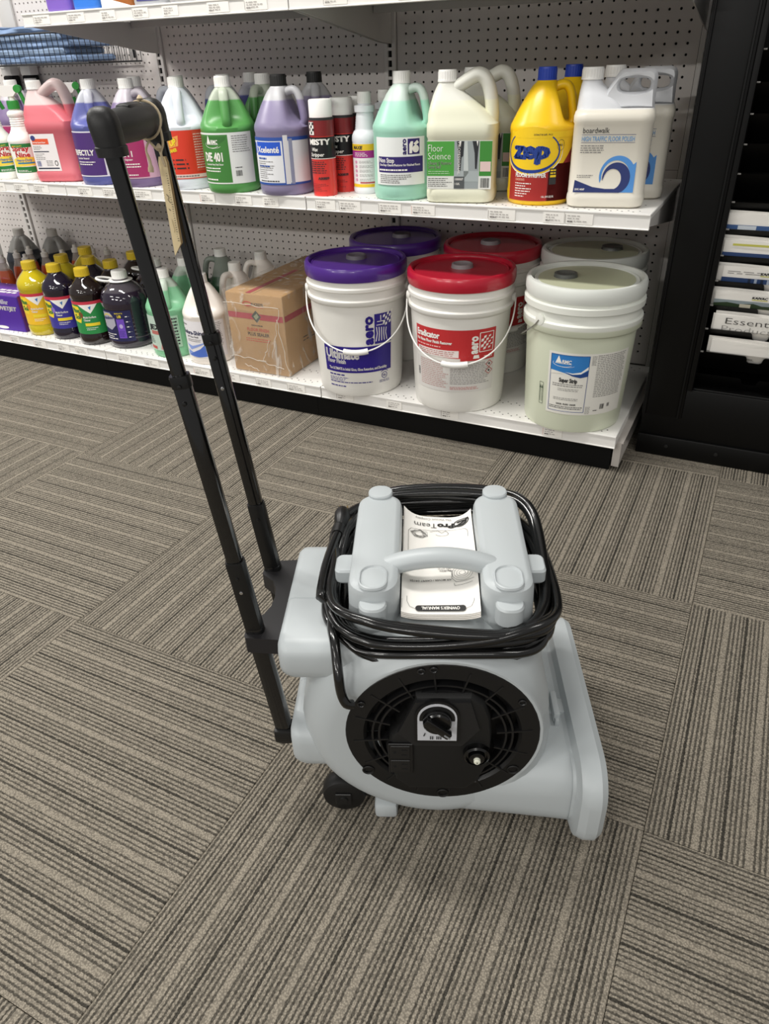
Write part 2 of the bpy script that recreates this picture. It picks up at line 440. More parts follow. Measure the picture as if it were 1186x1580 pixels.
# ================================================================== SHELVES
def shelf(k, y0, z, lip, label, tags, holes_front=True, bracket=True, dep=None):
    x0, x1 = -(k+1)*W+.0015, -k*W-.0015
    t = thing('shelf', label, 'shelf', ((x0+x1)/2, y0, z))
    h = (x1-x0)/2; D = -y0-.012
    deck = G().box(-h, .006, -.012, h, D, 0, .0015, 1).build('deck', STEELW, t, smooth=0)
    # perforations along front and back of the deck
    hg = G()
    for row, yy in enumerate((.022, .034, .10, .112, D-.05, D-.03)):
        for i in range(int(2*h/.0254)-1):
            xx = -h+.03+i*.0254+(.0127 if row % 2 else 0)
            if xx < h-.02: hg.lathe([(.0024, .00025), (.0024, -.004)], 6, (xx, yy, 0), close=False).add([(xx+.0024*Cc(R(60*q)), yy+.0024*S(R(60*q)), .0002) for q in range(6)], [tuple(range(6))])
    hg.build('perforation', mat('#3b3936', .9), deck, smooth=0)['kind'] = 'stuff'
    g = G(); g.box(-h, -.0005, -lip+.002, h, .004, .0006, .0006, 1); g.box(-h, -.003, -.0035, h, .006, .001, .0008, 1); g.box(-h, -.003, -lip, h, .012, -lip+.003, .0008, 1)
    chan = g.build('ticket_channel', STEELW, t, smooth=0)
    for (px, wd, sty) in tags:
        hw = wd/2; pt = G().box(px-hw, -.0022, -lip+.005, px+hw, -.0008, -.0055).build('price_label', PAPER, t, smooth=0)
        L = Lab(front(-.0022), None)
        if sty: L.rect(px-hw+.001, -lip+.007, px-hw+.0018, -.008, mat('#d08070' if sty == 2 else '#57504c', .7), 1)
        L.lines(px-hw+.006, -lip+.009, px+hw*.75, -.008, 3, mat('#aaa6a2', .7), 2, .34, .5, int(abs(px)*1000)+k, .010)
        L.lines(px-hw+.006, -lip+.0085, px-hw*.35, -.0215, 1, mat('#6e6a67', .7), 3, .5, .1, 5, .005)
        L.finish(pt, 'print', 'print', flat=True)
    if bracket:
        for sx in ((-h+.006), (h-.006)):
            b = G(); pts = [(.01, -.013), (D+.006, -.013), (D+.006, -.105), (D-.06, -.10), (.05, -.035), (.01, -.03)]
            b.prism(pts, lambda u, v, d: (sx+d, u, v), -.0015, .0015); b.build('bracket', mat('#cbc8c4', .45), t, smooth=0)
        G().box(-h+.01, D-.12, -.03, h-.01, D-.105, -.012).build('stiffener', mat('#b4b1ad', .45), t, smooth=0)
    else:
        for xa in (-h, h-.002): G().box(xa, .01, -.03, xa+.002, D, -.012).build('side_flange', STEELW, t, smooth=0)
    return t
rt = random.Random(11)
def tagrow(n, seed, lo=-.43, hi=.41):
    rd = random.Random(seed); out = []
    for i in range(n):
        out.append((lo+(hi-lo)*(i+.35+.3*rd.random())/n, .05+.022*rd.random(), rd.choice((0, 1, 1, 2))))
    return out
LIPB, LIPM, LIPT = .0348, .0343, .0323
shelf(0, YB, ZB, LIPB, 'white base shelf carrying the six pails, beside the black rack', [(-.37, .06, 1), (-.02, .055, 1), (.285, .055, 2), (-.2, .05, 0)], bracket=False)
shelf(1, YB, ZB, LIPB, 'white base shelf under the taped box and the lidded dark purple jug', tagrow(7, 5), bracket=False)
shelf(2, YB, ZB, LIPB, 'white base shelf under the yellow-capped bottles and the purple carton', tagrow(7, 6), bracket=False)
shelf(0, -.556, ZM, LIPM, 'white middle shelf above the pails, its front edge ending at the black rack', [(-.395, .062, 1), (-.32, .066, 1), (-.2, .066, 1), (-.105, .066, 2), (.105, .07, 1), (.235, .05, 0), (.295, .066, 1)])
shelf(1, -.556, ZM, LIPM, 'white middle shelf under the green, white and lavender gallon jugs', tagrow(7, 9))
shelf(2, -.556, ZM, LIPM, 'white middle shelf under the spray bottles and pink jug', tagrow(8, 10))
shelf(0, -.5613, ZT, LIPT, 'white top shelf over the yellow jug and white handled jugs', tagrow(4, 12))
shelf(1, -.5613, ZT, LIPT, 'white top shelf ending beside the wire basket of blue cloths', tagrow(7, 13))

# ================================================================== BOTTLES
def cap_ribbed(r, z0, z1, m, parent, name='cap', cx=0., cy=0.):
    md = lambda a, z, q: 1+.018*(1 if int(a/(2*PI)*48+.5) % 2 else -1)
    g = G().lathe([(r, z0), (r, z1-.004)], 48, (cx, cy, 0), md, close=False).lathe([(r*.985, z1-.004), (r*.96, z1), (0.0001, z1)], 48, (cx, cy, 0), close=False)
    g.lathe([(r*1.04, z0-.002), (r*1.04, z0+.002)], 32, (cx, cy, 0))
    return g.build(name, m, parent)
def gallon(label, loc, rz, liq, empty, fill, capm, hdir, group, alpha=.62, r=.0765, solid=False, rough=.36):
    """round one-gallon jug, ring handle on the side hdir (degrees, -90 = front)"""
    t = thing('gallon_jug', label, 'jug', loc, rz, group)
    h0 = R(hdir)
    def md(a, z, q):
        d = abs((a-h0+PI) % (2*PI)-PI)
        if .170 < z < .256:
            k = max(0., 1-(d/1.0)**2); e = min(1, (z-.170)/.016, (.256-z)/.012); return 1-.54*k*e
        return 1
    prof = [(.001, .004), (r*.8, .004), (r*.9, 0), (r*.965, .004), (r, .014), (r, .03), (r*.985, .034), (r*.985, .154), (r, .158), (r*1.005, .166), (r*.985, .173), (r*.93, .181), (r*.83, .197), (r*.69, .217), (r*.53, .238), (r*.41, .251), (.0245, .258), (.0205, .263), (.0195, .272)]
    g = G().lathe(prof, 56, mod=md)
    def pt(rad, z, off=0): return (rad*Cc(h0), rad*S(h0), z)
    path = smooth_path([pt(.020, .2475), pt(.036, .2525), pt(.049, .249), pt(.0575, .235), pt(.0625, .214), pt(.0665, .192), pt(.0665, .178), pt(.057, .166)], 4)
    g.tube(path, .0105, 12, flat=1.25)
    g.build('body', mat(liq, rough) if solid else jug_mat(liq, empty, fill, alpha, rough), t, smooth=50)
    cap_ribbed(.0215, .264, .2885, capm, t)
    return t
GG = 'gallon jugs on the middle shelf'
def lab_cyl(r=.0768):
    f = cyl(r); return Lab(lambda u, v, off: f(u, .026+(v-.030)*1.22, off), .0055)
def mast(L, u, v, k, col=None, txt=PAPER):
    """mountain-and-swoosh maker's mark with three letters"""
    c = col or PAPER
    L.poly([(u, v), (u+.30*k, v), (u+.15*k, v+.36*k)], c, 3)
    L.text('RMC', u+.32*k, v+.0*k, .17*k, txt, 3, w=.44*k, bold=.04, shear=.15)
    L.ring(u+.36*k, v-.02*k, .5*k, .17*k, .018*k, c, 3, 160, 330); L.rect(u-.02*k, v-.035*k, u+.8*k, v-.015*k, c, 3)
    L.ring(u+.46*k, v+.02*k, .62*k, .22*k, .012*k, c, 3, 200, 320)
# --- pale aqua jug
aq = gallon('aqua green one-gallon jug with a purple and white label, right of the ribbed white bottle', (-.655, -.476, ZM), R(12), '#9dd0bb', '#d5e6dd', .226, CAPW, -8, GG, .8)
L = lab_cyl(); L.rect(-.062, .040, .078, .130, mat('#e9ecea', .5), 0)
P1 = mat('#2a1a66', .5)
L.rect(-.053, .064, .072, .094, P1); L.text('Non Stop', -.050, .083, .009, PAPER, w=.045, bold=.03); L.text('One-Step Cleaner/Restorer for Finished Floors', -.049, .0765, .0045, PAPER, w=.112, bold=.03)
L.text('aero', .026, .098, .012, P1, w=.029, bold=.045, rot=PI/2); L.rect(.030, .098, .062, .127, P1); L.poly([(.034, .1), (.034, .117), (.038, .122), (.044, .122), (.041, .1)], PAPER, 2)
L.ell(.051, .108, .009, .007, PAPER, 2); L.poly([(.045, .118), (.055, .124), (.06, .119), (.05, .114)], PAPER, 2)
L.lines(-.05, .066, .03, .072, 1, PAPER, 2, .5, .1, 3, .006); L.lines(-.048, .043, .05, .061, 5, INKG, 2, .45, .5, 8, .006)
L.finish(aq)
# --- yellow jug
zp = gallon('yellow one-gallon jug with blue cap and dark red lower label, at the shelf front', (-.294, -.447, ZM), R(14), '#f2c414', '#f2c414', .4, mat('#1d3fae', .4), 5, GG, 1, .0785, True, .3)
L = lab_cyl(.0789); Y_ = mat('#f0c818', .45); B_ = mat('#173a8c', .45); RD = mat('#a3231f', .45)
L.rect(-.085, .0405, .085, .140, mat('#efc519', .45), 0)
L.rect(-.085, .018, .085, .078, RD, 1); L.rect(-.085, .0775, .085, .085, RD, 1); L.rect(.02, .018, .085, .085, mat('#7c1c1d', .45), 1); L.poly([(.058, .085), (.085, .085), (.085, .112)], mat('#8c1f1e', .45), 1)
L.ell(-.022, .106, .076, .042, PAPER, 2, 40); L.ell(-.022, .1075, .0745, .042, Y_, 3, 40)
L.rect(-.085, .13, .085, .141, Y_, 4)
L.ring(-.023, .106, .0690, .0375, .0060, B_, 5, 135, 405, 44, .0025)
L.text('zep', -.070, .0955, .0305, B_, 5, w=.088, bold=.075, shear=.1)
L.poly([(-.070, .0925), (-.034, .0925), (-.032, .0968), (-.068, .0968)], B_, 5)
L.text('FLOOR STRIPPER', -.061, .0612, .0075, PAPER, 3, w=.077, bold=.05); L.text('CONCENTRATE', -.061, .0545, .0042, mat('#f0b49a', .6), 3, w=.026, bold=.03)
L.lines(-.061, .024, -.012, .052, 6, PAPER, 3, .35, .5, 4, .007); L.rect(.024, .048, .041, .077, INK, 3); L.rect(.026, .061, .040, .065, Y_, 4); L.lines(.026, .066, .040, .076, 2, Y_, 4, .5, .1, 5, .006)
L.ring(.047, .117, .0095, .0095, .0006, INK, 5); L.text('PRO', .047, .115, .004, INK, 5, al='c', bold=.03); L.text('1 GAL. (128 FL OZ) 3.78L', .008, .0245, .0035, PAPER, 3, w=.03)
L.text('EXTRACTOR SAFE - PH 12', -.018, .1345, .003, INK, 6, w=.042)
L.finish(zp)
dup(zp, (-.277, -.268, ZM), R(14), 'second yellow one-gallon jug with blue cap, tucked behind the front yellow jug', GG)
# --- lavender jug, blue label
xc = gallon('lavender one-gallon jug with black cap and blue-and-white label, beside the red aerosol cans', (-1.01, -.494, ZM), R(17), '#8980a0', '#d2d2d6', .230, mat('#161616', .5), -8, GG, .72)
L = lab_cyl(); B2 = mat('#1f55c9', .45); B3 = mat('#2a4fa0', .5)
L.rect(-.11, .032, .10, .128, mat('#e6e7ea', .5), 0); L.rect(-.11, .121, .10, .128, B3); L.rect(-.11, .032, .10, .0365, B3)
L.rect(-.071, .092, .012, .119, B2); L.text('Xcelenté', -.067, .098, .0125, PAPER, w=.074, bold=.035)
L.rect(-.095, .095, -.078, .117, B2); L.rect(.0165, .032, .0195, .128, B3); L.rect(.0195, .034, .032, .132, mat('#d8d6d8', .6), 2); L.rect(.034, .034, .044, .125, mat('#8b8fa8', .6), 2)
L.lines(-.066, .083, -.02, .089, 1, B3, 2, .6, .3, 2, .007); L.lines(-.07, .044, -.004, .082, 9, INKG, 2, .35, .5, 3, .007); L.lines(-.066, .068, -.02, .073, 1, B3, 3, .6, .2, 9, .007); L.lines(-.066, .038, .006, .042, 1, INK, 2, .6, .1, 6, .007)
L.finish(xc)
dup(xc, (-1.015, -.30, ZM), R(-50), 'lavender jug with black cap standing behind the lavender jug and aerosol cans', GG)
# --- green jug
gr = gallon('green one-gallon jug with a green and white label, left of the lavender black-capped jug', (-1.19, -.5, ZM), R(17), '#569a50', '#cfd9c6', .232, CAPW, -71, GG, .74)
L = lab_cyl(); G1 = mat('#3e7f35', .5)
L.rect(-.09, .030, .095, .136, mat('#e4e6e2', .5), 0); L.rect(-.09, .033, .022, .132, G1); L.ell(-.035, .128, .052, .017, mat('#356f2e', .5), 2, 28, 180, 360)
mast(L, -.045, .114, .048)
L.text('DfE 401', -.060, .078, .0185, PAPER, 3, w=.062, bold=.045); L.text('Concentrated Heavy Duty Cleaner', -.060, .0695, .004, PAPER, 3, w=.062, bold=.03)
L.lines(-.071, .054, -.008, .066, 2, PAPER, 3, .4, .05, 3, .006); L.lines(-.071, .036, -.02, .042, 1, PAPER, 3, .5, .1, 4, .006)
L.lines(.032, .095, .085, .131, 8, INKG, 2, .35, .2, 5, .006); L.bars(.034, .046, .052, .058, INK, 2, 12); L.lines(.034, .062, .055, .066, 1, INK, 2, .5, .1, 7, .005)
L.finish(gr)
g2 = dup(gr, (-1.164, -.345, ZM), R(-14), 'green jug standing behind the gap between the green and lavender jugs', GG)
# --- white jug, red label
wk = gallon('white one-gallon jug with a bright red sunburst label, left of the green jug', (-1.367, -.485, ZM), R(24), '#e4e9f2', '#e4e9f2', .4, CAPW, -76, GG, 1, solid=True)
L = lab_cyl(); R1 = mat('#dd3a22', .5); OR = mat('#f0a052', .5); YE = mat('#f6e22c', .5)
L.rect(-.10, .034, .10, .138, R1, 0); L.rect(-.10, .036, .10, .044, mat('#eecfc8', .5)); L.lines(-.03, .037, .06, .043, 1, INKG, 2, .5, .1, 2, .007)
for k in range(11):
    a = R(20+k*14); L.poly([(-.035, .104), (-.035+.034*Cc(a-.04), .104+.03*S(a-.04)), (-.035+.034*Cc(a+.04), .104+.03*S(a+.04))], YE, 1)
L.poly([(-.075, .092), (.002, .106), (.005, .128), (-.02, .123), (-.07, .112)], OR, 2); L.text('WAKE UP', -.072, .097, .014, YE, 4, w=.071, bold=.05, rot=.17); L.text('WAKE UP', -.0725, .0965, .0148, R1, 3, w=.073, bold=.08, rot=.17)
L.text('POTENT CLEANER', -.068, .084, .0075, YE, 4, w=.066, bold=.05, rot=.17)
for k in range(3): L.poly([(-.02, .078-.009*k), (-.02, .074-.009*k), (-.015, .076-.009*k)], INK, 3); L.lines(-.012, .0735-.009*k, .02+.004*k, .0785-.009*k, 1, INK, 3, .6, .1, k, .02)
L.rect(-.09, .048, -.036, .072, P1, 2); L.lines(-.085, .05, -.039, .07, 3, PAPER, 3, .5, .3, 3, .01); L.rect(.046, .05, .08, .136, mat('#d8503c', .5), 2); L.lines(.048, .055, .078, .132, 14, mat('#f3c9be', .5), 3, .4, .2, 8, .006); L.rect(-.09, .130, -.02, .138, P1, 2); L.text('CONCENTRATED CLEANER', -.075, .132, .004, PAPER, 3, w=.05)
L.finish(wk)
# --- maroon label, light violet jug
fm = gallon('pale violet one-gallon jug with a maroon label, behind the far pole and hanging tag', (-1.555, -.485, ZM), R(14), '#7a688e', '#d6cfd8', .228, CAPW, -8, GG, .74)
L = lab_cyl(); M1 = mat('#a02c62', .5)
L.rect(-.085, .030, .095, .134, mat('#c9a3b4', .5), 0); L.rect(-.083, .033, .06, .131, M1)
mast(L, -.052, .114, .055)
L.text('FORMULA 1', -.072, .080, .013, PAPER, 3, w=.092, bold=.045); L.text('Heavy Duty Cleaner Degreaser', -.056, .0715, .0045, PAPER, 3, w=.075, bold=.03); L.lines(-.056, .054, .04, .066, 2, PAPER, 3, .4, .1, 3, .006); L.lines(-.045, .036, .03, .041, 1, PAPER, 3, .5, .1, 4, .006)
L.finish(fm)
# --- blue-violet jug, purple label
pf = gallon('blue-violet one-gallon jug with a dark purple label, half hidden by the near grip elbow', (-1.714, -.478, ZM), R(13), '#5a5f9f', '#d6d8e2', .228, CAPW, -65, GG, .74)
L = lab_cyl(); P2 = mat('#4a2a72', .5)
L.rect(-.085, .030, .095, .134, mat('#dcdbe2', .5), 0); L.rect(-.083, .033, .045, .131, P2); L.text('PERFECTLY', -.076, .080, .0125, PAPER, 3, w=.095, bold=.045); L.text('Lavender Neutral', -.05, .071, .0045, PAPER, 3, w=.05, bold=.03)
L.lines(-.05, .056, .02, .067, 2, PAPER, 3, .4, .2, 3, .006); L.ell(-.068, .05, .006, .011, mat('#8ab83c', .5), 3); L.rect(-.078, .085, -.062, .128, mat('#5d3c92', .5), 2)
L.finish(pf)
# --- jugs of the back row
for i, (x, y, src, rz, lb) in enumerate([
    (-1.498, -.325, wk, -70, 'shadowed white jug standing behind the red-labelled white jug'),
    (-1.672, -.322, fm, -60, 'violet jug in the back row, behind the maroon-labelled jug'),
    (-1.318, -.328, pf, -40, 'shadowed blue-violet jug behind the left shoulder of the green jug'),
    (-1.333, -.165, pf, 20, 'dark capped jug at the back by the pegboard, above the green jug shoulder'),
    (-2.33, -.155, fm, 30, 'violet jug behind the trigger sprayers, left of the pink jug'),
    (-2.255, -.31, fm, 0, 'violet jug behind the leftmost trigger sprayer')]):
    dup(src, (x, y, ZM), R(rz), lb, GG)

# --- F-style jugs with a slanted strap handle
def fstyle(label, loc, rz, liq, empty, fill, group, w=.168, d=.115, alpha=.8, solid=False):
    t = thing('handled_jug', label, 'jug', loc, rz, group); g = G(); secs = []
    for (z, ww, dd, cx, rad) in ((0, w-.02, d-.02, 0, .025), (.004, w-.004, d-.004, 0, .03), (.016, w, d, 0, .03), (.030, w, d, 0, .03), (.034, w-.004, d-.004, 0, .03), (.146, w-.004, d-.004, 0, .03), (.150, w, d, 0, .03), (.176, w, d, 0, .03), (.182, w-.008, d-.008, -.002, .03), (.198, w*.86, d*.9, -.010, .03), (.218, w*.67, d*.74, -.022, .028), (.238, w*.48, d*.56, -.033, .026), (.252, .056, .052, -.040, .024), (.262, .043, .043, -.041, .021), (.272, .042, .042, -.041, .0208)):
        secs.append([(x, y, z) for x, y in rrect(ww, dd, rad, 5, cx)])
    g.loft(secs)
    path = smooth_path([(-.03, 0, .244), (-.010, 0, .256), (.015, 0, .270), (.034, 0, .277), (.050, 0, .269), (.061, 0, .247), (.0675, 0, .218), (.0695, 0, .190), (.067, 0, .166)], 4)
    g.tube(path, [.0145+.002*min(1, i/10) for i in range(len(path))], 14, flat=1.35)
    g.build('body', mat(liq, .36) if solid else jug_mat(liq, empty, fill, alpha), t, smooth=45)
    cap_ribbed(.0225, .266, .289, CAPW, t, cx=-.041)
    return t
pk = fstyle('pink see-through handled jug with a small white label, between sprayer and blue-violet jug', (-1.905, -.470, ZM), R(16), '#cf6872', '#e2cbc9', .222, GG, alpha=.8)
L = Lab(lambda u, v, off: (u, -.0575+.0018-off, .034+(v-.030)*1.15)); L.rect(-.066, .030, .022, .124, mat('#ece7e6', .5), 0); L.rect(-.060, .098, -.002, .112, mat('#e2572f', .5), 1); L.text('Pink Pearl General Cleaner', -.058, .101, .004, PAPER, 2, w=.045)
L.ell(-.054, .114, .008, .0065, mat('#33407c', .5), 3); L.rect(-.062, .0785, -.008, .081, mat('#2c2f45', .5), 1); L.rect(-.060, .035, .016, .0385, mat('#2c2f45', .5), 1)
L.lines(-.060, .084, -.03, .095, 3, INKG, 2, .35, .5, 3, .006); L.lines(-.06, .058, -.02, .076, 4, INKG, 2, .3, .5, 4, .006); L.bars(-.06, .042, -.045, .056, mat('#4a5590', .5), 2, 10); L.lines(-.026, .042, .0, .058, 4, INKG, 2, .35, .2, 5, .006); L.ring(.009, .05, .006, .007, .002, INK, 2)
L.finish(pk)
fs = fstyle('milky yellow handled jug with a green label and hallway photo, right of the aqua jug', (-.484, -.487, ZM), R(12), '#dfdfc8', '#e6e6dc', .226, GG, w=.172, alpha=.86)
L = Lab(lambda u, v, off: (u, -.0575+.0018-off, .034+(v-.030)*1.15)); G2 = mat('#4aa03c', .5); HALL = mat('#9ba3a5', .5); DK = mat('#24262b', .6)
L.rect(-.080, .030, .080, .124, mat('#e7e8e2', .5), 0); L.rect(-.080, .056, -.012, .123, G2); L.rect(-.012, .031, .049, .1235, HALL, 1); L.rect(.050, .056, .080, .123, mat('#3c8a33', .5))
L.poly([(.012, .123), (.02, .123), (.024, .062), (.012, .05)], mat('#c6cdcb', .5), 2); L.rect(-.012, .045, .049, .066, mat('#aab3b4', .5), 2)
L.poly([(-.006, .123), (.012, .123), (.01, .095), (.006, .092), (.004, .066), (.001, .066), (-.001, .092)], DK, 3); L.poly([(.032, .123), (.048, .123), (.046, .1), (.044, .07), (.04, .07), (.038, .1)], DK, 3); L.poly([(0, .123), (.005, .123), (.003, .112)], PAPER, 4); L.poly([(.042, .123), (.046, .123), (.0445, .113)], PAPER, 4)
L.text('Floor', -.077, .1035, .0145, PAPER, 3, w=.037, bold=-.012); L.text('Science', -.077, .0885, .0138, PAPER, 3, w=.056, bold=-.012); L.text('Cleaner & Restorer', -.077, .0785, .0065, PAPER, 3, w=.059, bold=.035); L.text('Spray Buff', -.077, .071, .0065, PAPER, 3, w=.032, bold=.035); L.lines(-.077, .059, -.02, .067, 2, mat('#b6d8ae', .6), 3, .35, .1, 2, .006)
L.text('PROFESSIONAL', -.003, .121, .0062, PAPER, 5, w=.062, bold=.0, rot=-PI/2)
L.rect(-.012, .031, .014, .055, mat('#54585a', .5), 4); L.text('100007', -.009, .0475, .0045, PAPER, 5, w=.02, bold=.03); L.text('1 GAL', -.009, .0385, .0045, PAPER, 5, w=.012, bold=.03); L.lines(-.077, .034, -.016, .053, 5, INK, 2, .3, .3, 5, .006); L.rect(.052, .065, .078, .084, mat('#e4c9c4', .6), 2); L.bars(.054, .033, .076, .052, INK, 2, 13)
L.finish(fs)
dup(fs, (-.488, -.302, ZM), R(12), 'second milky handled jug, only its handle showing between green-label jug and yellow jug', GG)

# --- white jug with an oblong hand hole
def slab_jug(label, loc, rz, group):
    t = thing('handled_jug', label, 'jug', loc, rz, group); w, d = .178, .12; g = G(); secs = []
    for (z, ww, dd, cx, rad) in ((0, w-.02, d-.02, 0, .025), (.005, w-.004, d-.004, 0, .03), (.018, w, d, 0, .03), (.028, w-.001, d-.002, 0, .03), (.032, w-.004, d-.006, 0, .03), (.176, w-.004, d-.006, 0, .03), (.181, w, d, 0, .03), (.192, w, d, 0, .03), (.200, w-.004, d-.01, 0, .03), (.206, w-.010, d-.03, 0.001, .03)):
        secs.append([(x, y, z) for x, y in rrect(ww, dd, rad, 5, cx)])
    g.loft(secs)
    secs = [[(x, y, z) for x, y in rrect(ww, dd, min(ww, dd)*.45, 5, cx)] for (z, ww, dd, cx) in ((.203, .112, .088, -.030), (.213, .108, .083, -.031), (.226, .092, .074, -.038), (.238, .072, .064, -.047), (.252, .050, .048, -.056), (.260, .042, .042, -.058), (.275, .041, .041, -.058))]
    g.loft(secs)
    # handle: plate with an oblong hole, built as a ring of section blocks
    def ring(u):  # outline of plate outer/inner at parameter
        return u
    outer = [(-.030, .203), (-.028, .232), (-.010, .262), (.0, .2765), (.008, .281), (.070, .281), (.079, .276), (.082, .266), (.082, .240), (.083, .203)]
    cxh, czh = .036, .250
    def ray_out(a):
        dx, dz = Cc(a), S(a); best = None
        for p, q in zip(outer, outer[1:]+outer[:1]):
            ex, ez = q[0]-p[0], q[1]-p[1]; den = dx*ez-dz*ex
            if abs(den) < 1e-9: continue
            tt = ((p[0]-cxh)*ez-(p[1]-czh)*ex)/den; ss = ((p[0]-cxh)*dz-(p[1]-czh)*dx)/den
            if tt > 0 and -1e-6 <= ss <= 1+1e-6 and (best is None or tt < best): best = tt
        return best
    N = 56; v = []; f = []; TH = .034
    for k in range(N):
        a = 2*PI*k/N; o = ray_out(a); ii = 1/((abs(Cc(a))/.033)**3.2+(abs(S(a))/.0135)**3.2)**(1/3.2)
        for (rad, yy) in ((ii, -TH*.55), (ii+.006, -TH*.95), (o-.008, -TH), (o, -TH*.6), (o, TH*.6), (o-.008, TH), (ii+.006, TH*.95), (ii, TH*.55)):
            v.append((cxh+rad*Cc(a), yy, czh+rad*S(a)))
    for k in range(N):
        k2 = (k+1) % N
        for q in range(8): f.append((k*8+q, k2*8+q, k2*8+(q+1) % 8, k*8+(q+1) % 8))
    g.add(v, f)
    g.build('body', jug_mat('#dcd7ca', '#dcdee2', .205, .93), t, smooth=40)
    cap_ribbed(.0235, .264, .286, CAPW, t, cx=-.058)
    L = Lab(lambda u, v, off: (u, -.0568-off, .035+(v-.033)*1.07)); NV = mat('#26346e', .5); SK = mat('#4f8fd4', .5); NT = mat('#2d3a5c', .5)
    L.text('boardwalk', -.064, .149, .0105, INK, 2, w=.058, bold=.005); L.rect(-.066, .1455, .052, .1462, NV); L.rect(-.066, .1305, .052, .1312, NV)
    L.text('HIGH TRAFFIC FLOOR POLISH', -.065, .1335, .0095, mat('#6a94bd', .5), 2, w=.115, bold=.02)
    L.lines(-.066, .110, -.012, .127, 4, INKG, 2, .4, .25, 3, .007); L.lines(-.068, .062, -.03, .069, 2, INKG, 2, .4, .2, 4, .006)
    # breaking-wave device
    def arc(cx, cz, rx, rz_, a0, a1, n=22): return [(cx+rx*Cc(R(a0+(a1-a0)*k/n)), cz+rz_*S(R(a0+(a1-a0)*k/n))) for k in range(n+1)]
    c = (.012, .066)
    L.poly([(.061, .094)]+arc(.022, .066, .040, .040, 35, 200)[:]+[(-.012, .062)]+arc(.018, .066, .031, .031, 190, -20)[:]+[(.03, .0335), (.0615, .0335)], SK, 1)
    L.poly(arc(.020, .062, .031, .031, 40, 175)+[(-.010, .056)]+arc(.012, .060, .0195, .0205, 160, -70)+[(-.002, .0405), (-.03, .044), (-.072, .058), (-.074, .033), (.03, .033)]+arc(.020, .062, .031, .031, -60, 40), NV, 2)
    L.text('BWK 4404P', -.070, .037, .0045, PAPER, 3, w=.022, bold=.03)
    L.rect(-.076, .031, -.0755, .032, NV, 0); L.finish(t, 'label', 'lettering')
    L = Lab(side(.0868)); L.text('boardwalk', -.03, .148, .008, INK, 2, w=.05, bold=.02); L.text('HIGH TRAFFIC', -.03, .138, .007, mat('#6a94bd', .5), 2, w=.05, bold=.02); L.text('FLOOR POLISH', -.03, .129, .007, mat('#6a94bd', .5), 2, w=.05, bold=.02); L.lines(-.03, .085, .035, .125, 8, INKG, 2, .35, .2, 6, .008)
    L.finish(t, 'side_label', 'lettering')
    return t
bw = slab_jug('white handled jug with a blue wave label at the right front corner of the shelf', (-.128, -.455, ZM), R(10), GG)
dup(bw, (-.105, -.322, ZM), R(10), 'second white wave-label jug, standing behind the front one at the shelf end', GG)

# --- aerosol cans
def aerosol(label, loc, rz):
    t = thing('aerosol_can', label, 'spray can', loc, rz, 'red aerosol cans'); r = .0325
    G().lathe([(.001, .003), (r*.9, .003), (r, .0), (r*1.02, .003), (r, .006), (r, .183), (r*1.02, .185), (r*1.02, .188), (r*.9, .19)], 40).build('can', mat('#d8362f', .3, coat=.3), t)
    G().lathe([(.0305, .188), (.0305, .2275), (.0285, .231), (.001, .232)], 40, close=False).build('cap', CAPW, t)
    L = Lab(cyl(r+.0001), .005)
    L.rect(-.1, .1835, .1, .190, INK, 1); L.rect(-.1, .147, .1, .1835, mat('#7e1f22', .35), 0); L.rect(-.1, .094, .1, .1445, mat('#141416', .35), 1); L.rect(-.1, .0925, .1, .094, PAPER, 2)
    L.text('MISTY', -.036, .127, .0135, PAPER, 3, w=.062, bold=.06); L.text('Wax', -.028, .1115, .009, PAPER, 3, w=.02, bold=.03, shear=.2); L.text('Stripper', -.033, .099, .009, PAPER, 3, w=.041, bold=.03, shear=.2)
    L.text('A00809', -.012, .042, .0068, INK, 3, w=.03, bold=.05); L.lines(-.034, .056, .02, .088, 6, INK, 3, .4, .3, 6, .009); L.lines(-.03, .012, .015, .033, 5, INK, 3, .25, .5, 7, .006)
    L.rect(-.036, .150, -.016, .18, PAPER, 2)
    for i in range(3):
        for j in range(4):
            if (i+j) % 2: L.poly([(-.034+.006*i, .152+.007*j), (-.028+.006*i, .152+.007*j), (-.027+.006*i, .158+.007*j), (-.033+.006*i, .158+.007*j)], INK, 3)
    L.finish(t); return t
a1 = aerosol('red and black aerosol can with white cap, front one of the three cans', (-.878, -.507, ZM), R(20))
dup(a1, (-.860, -.428, ZM), R(16), 'red and black aerosol can, middle one of the row of three')
dup(a1, (-.845, -.352, ZM), R(24), 'red and black aerosol can, rear one of the row of three')

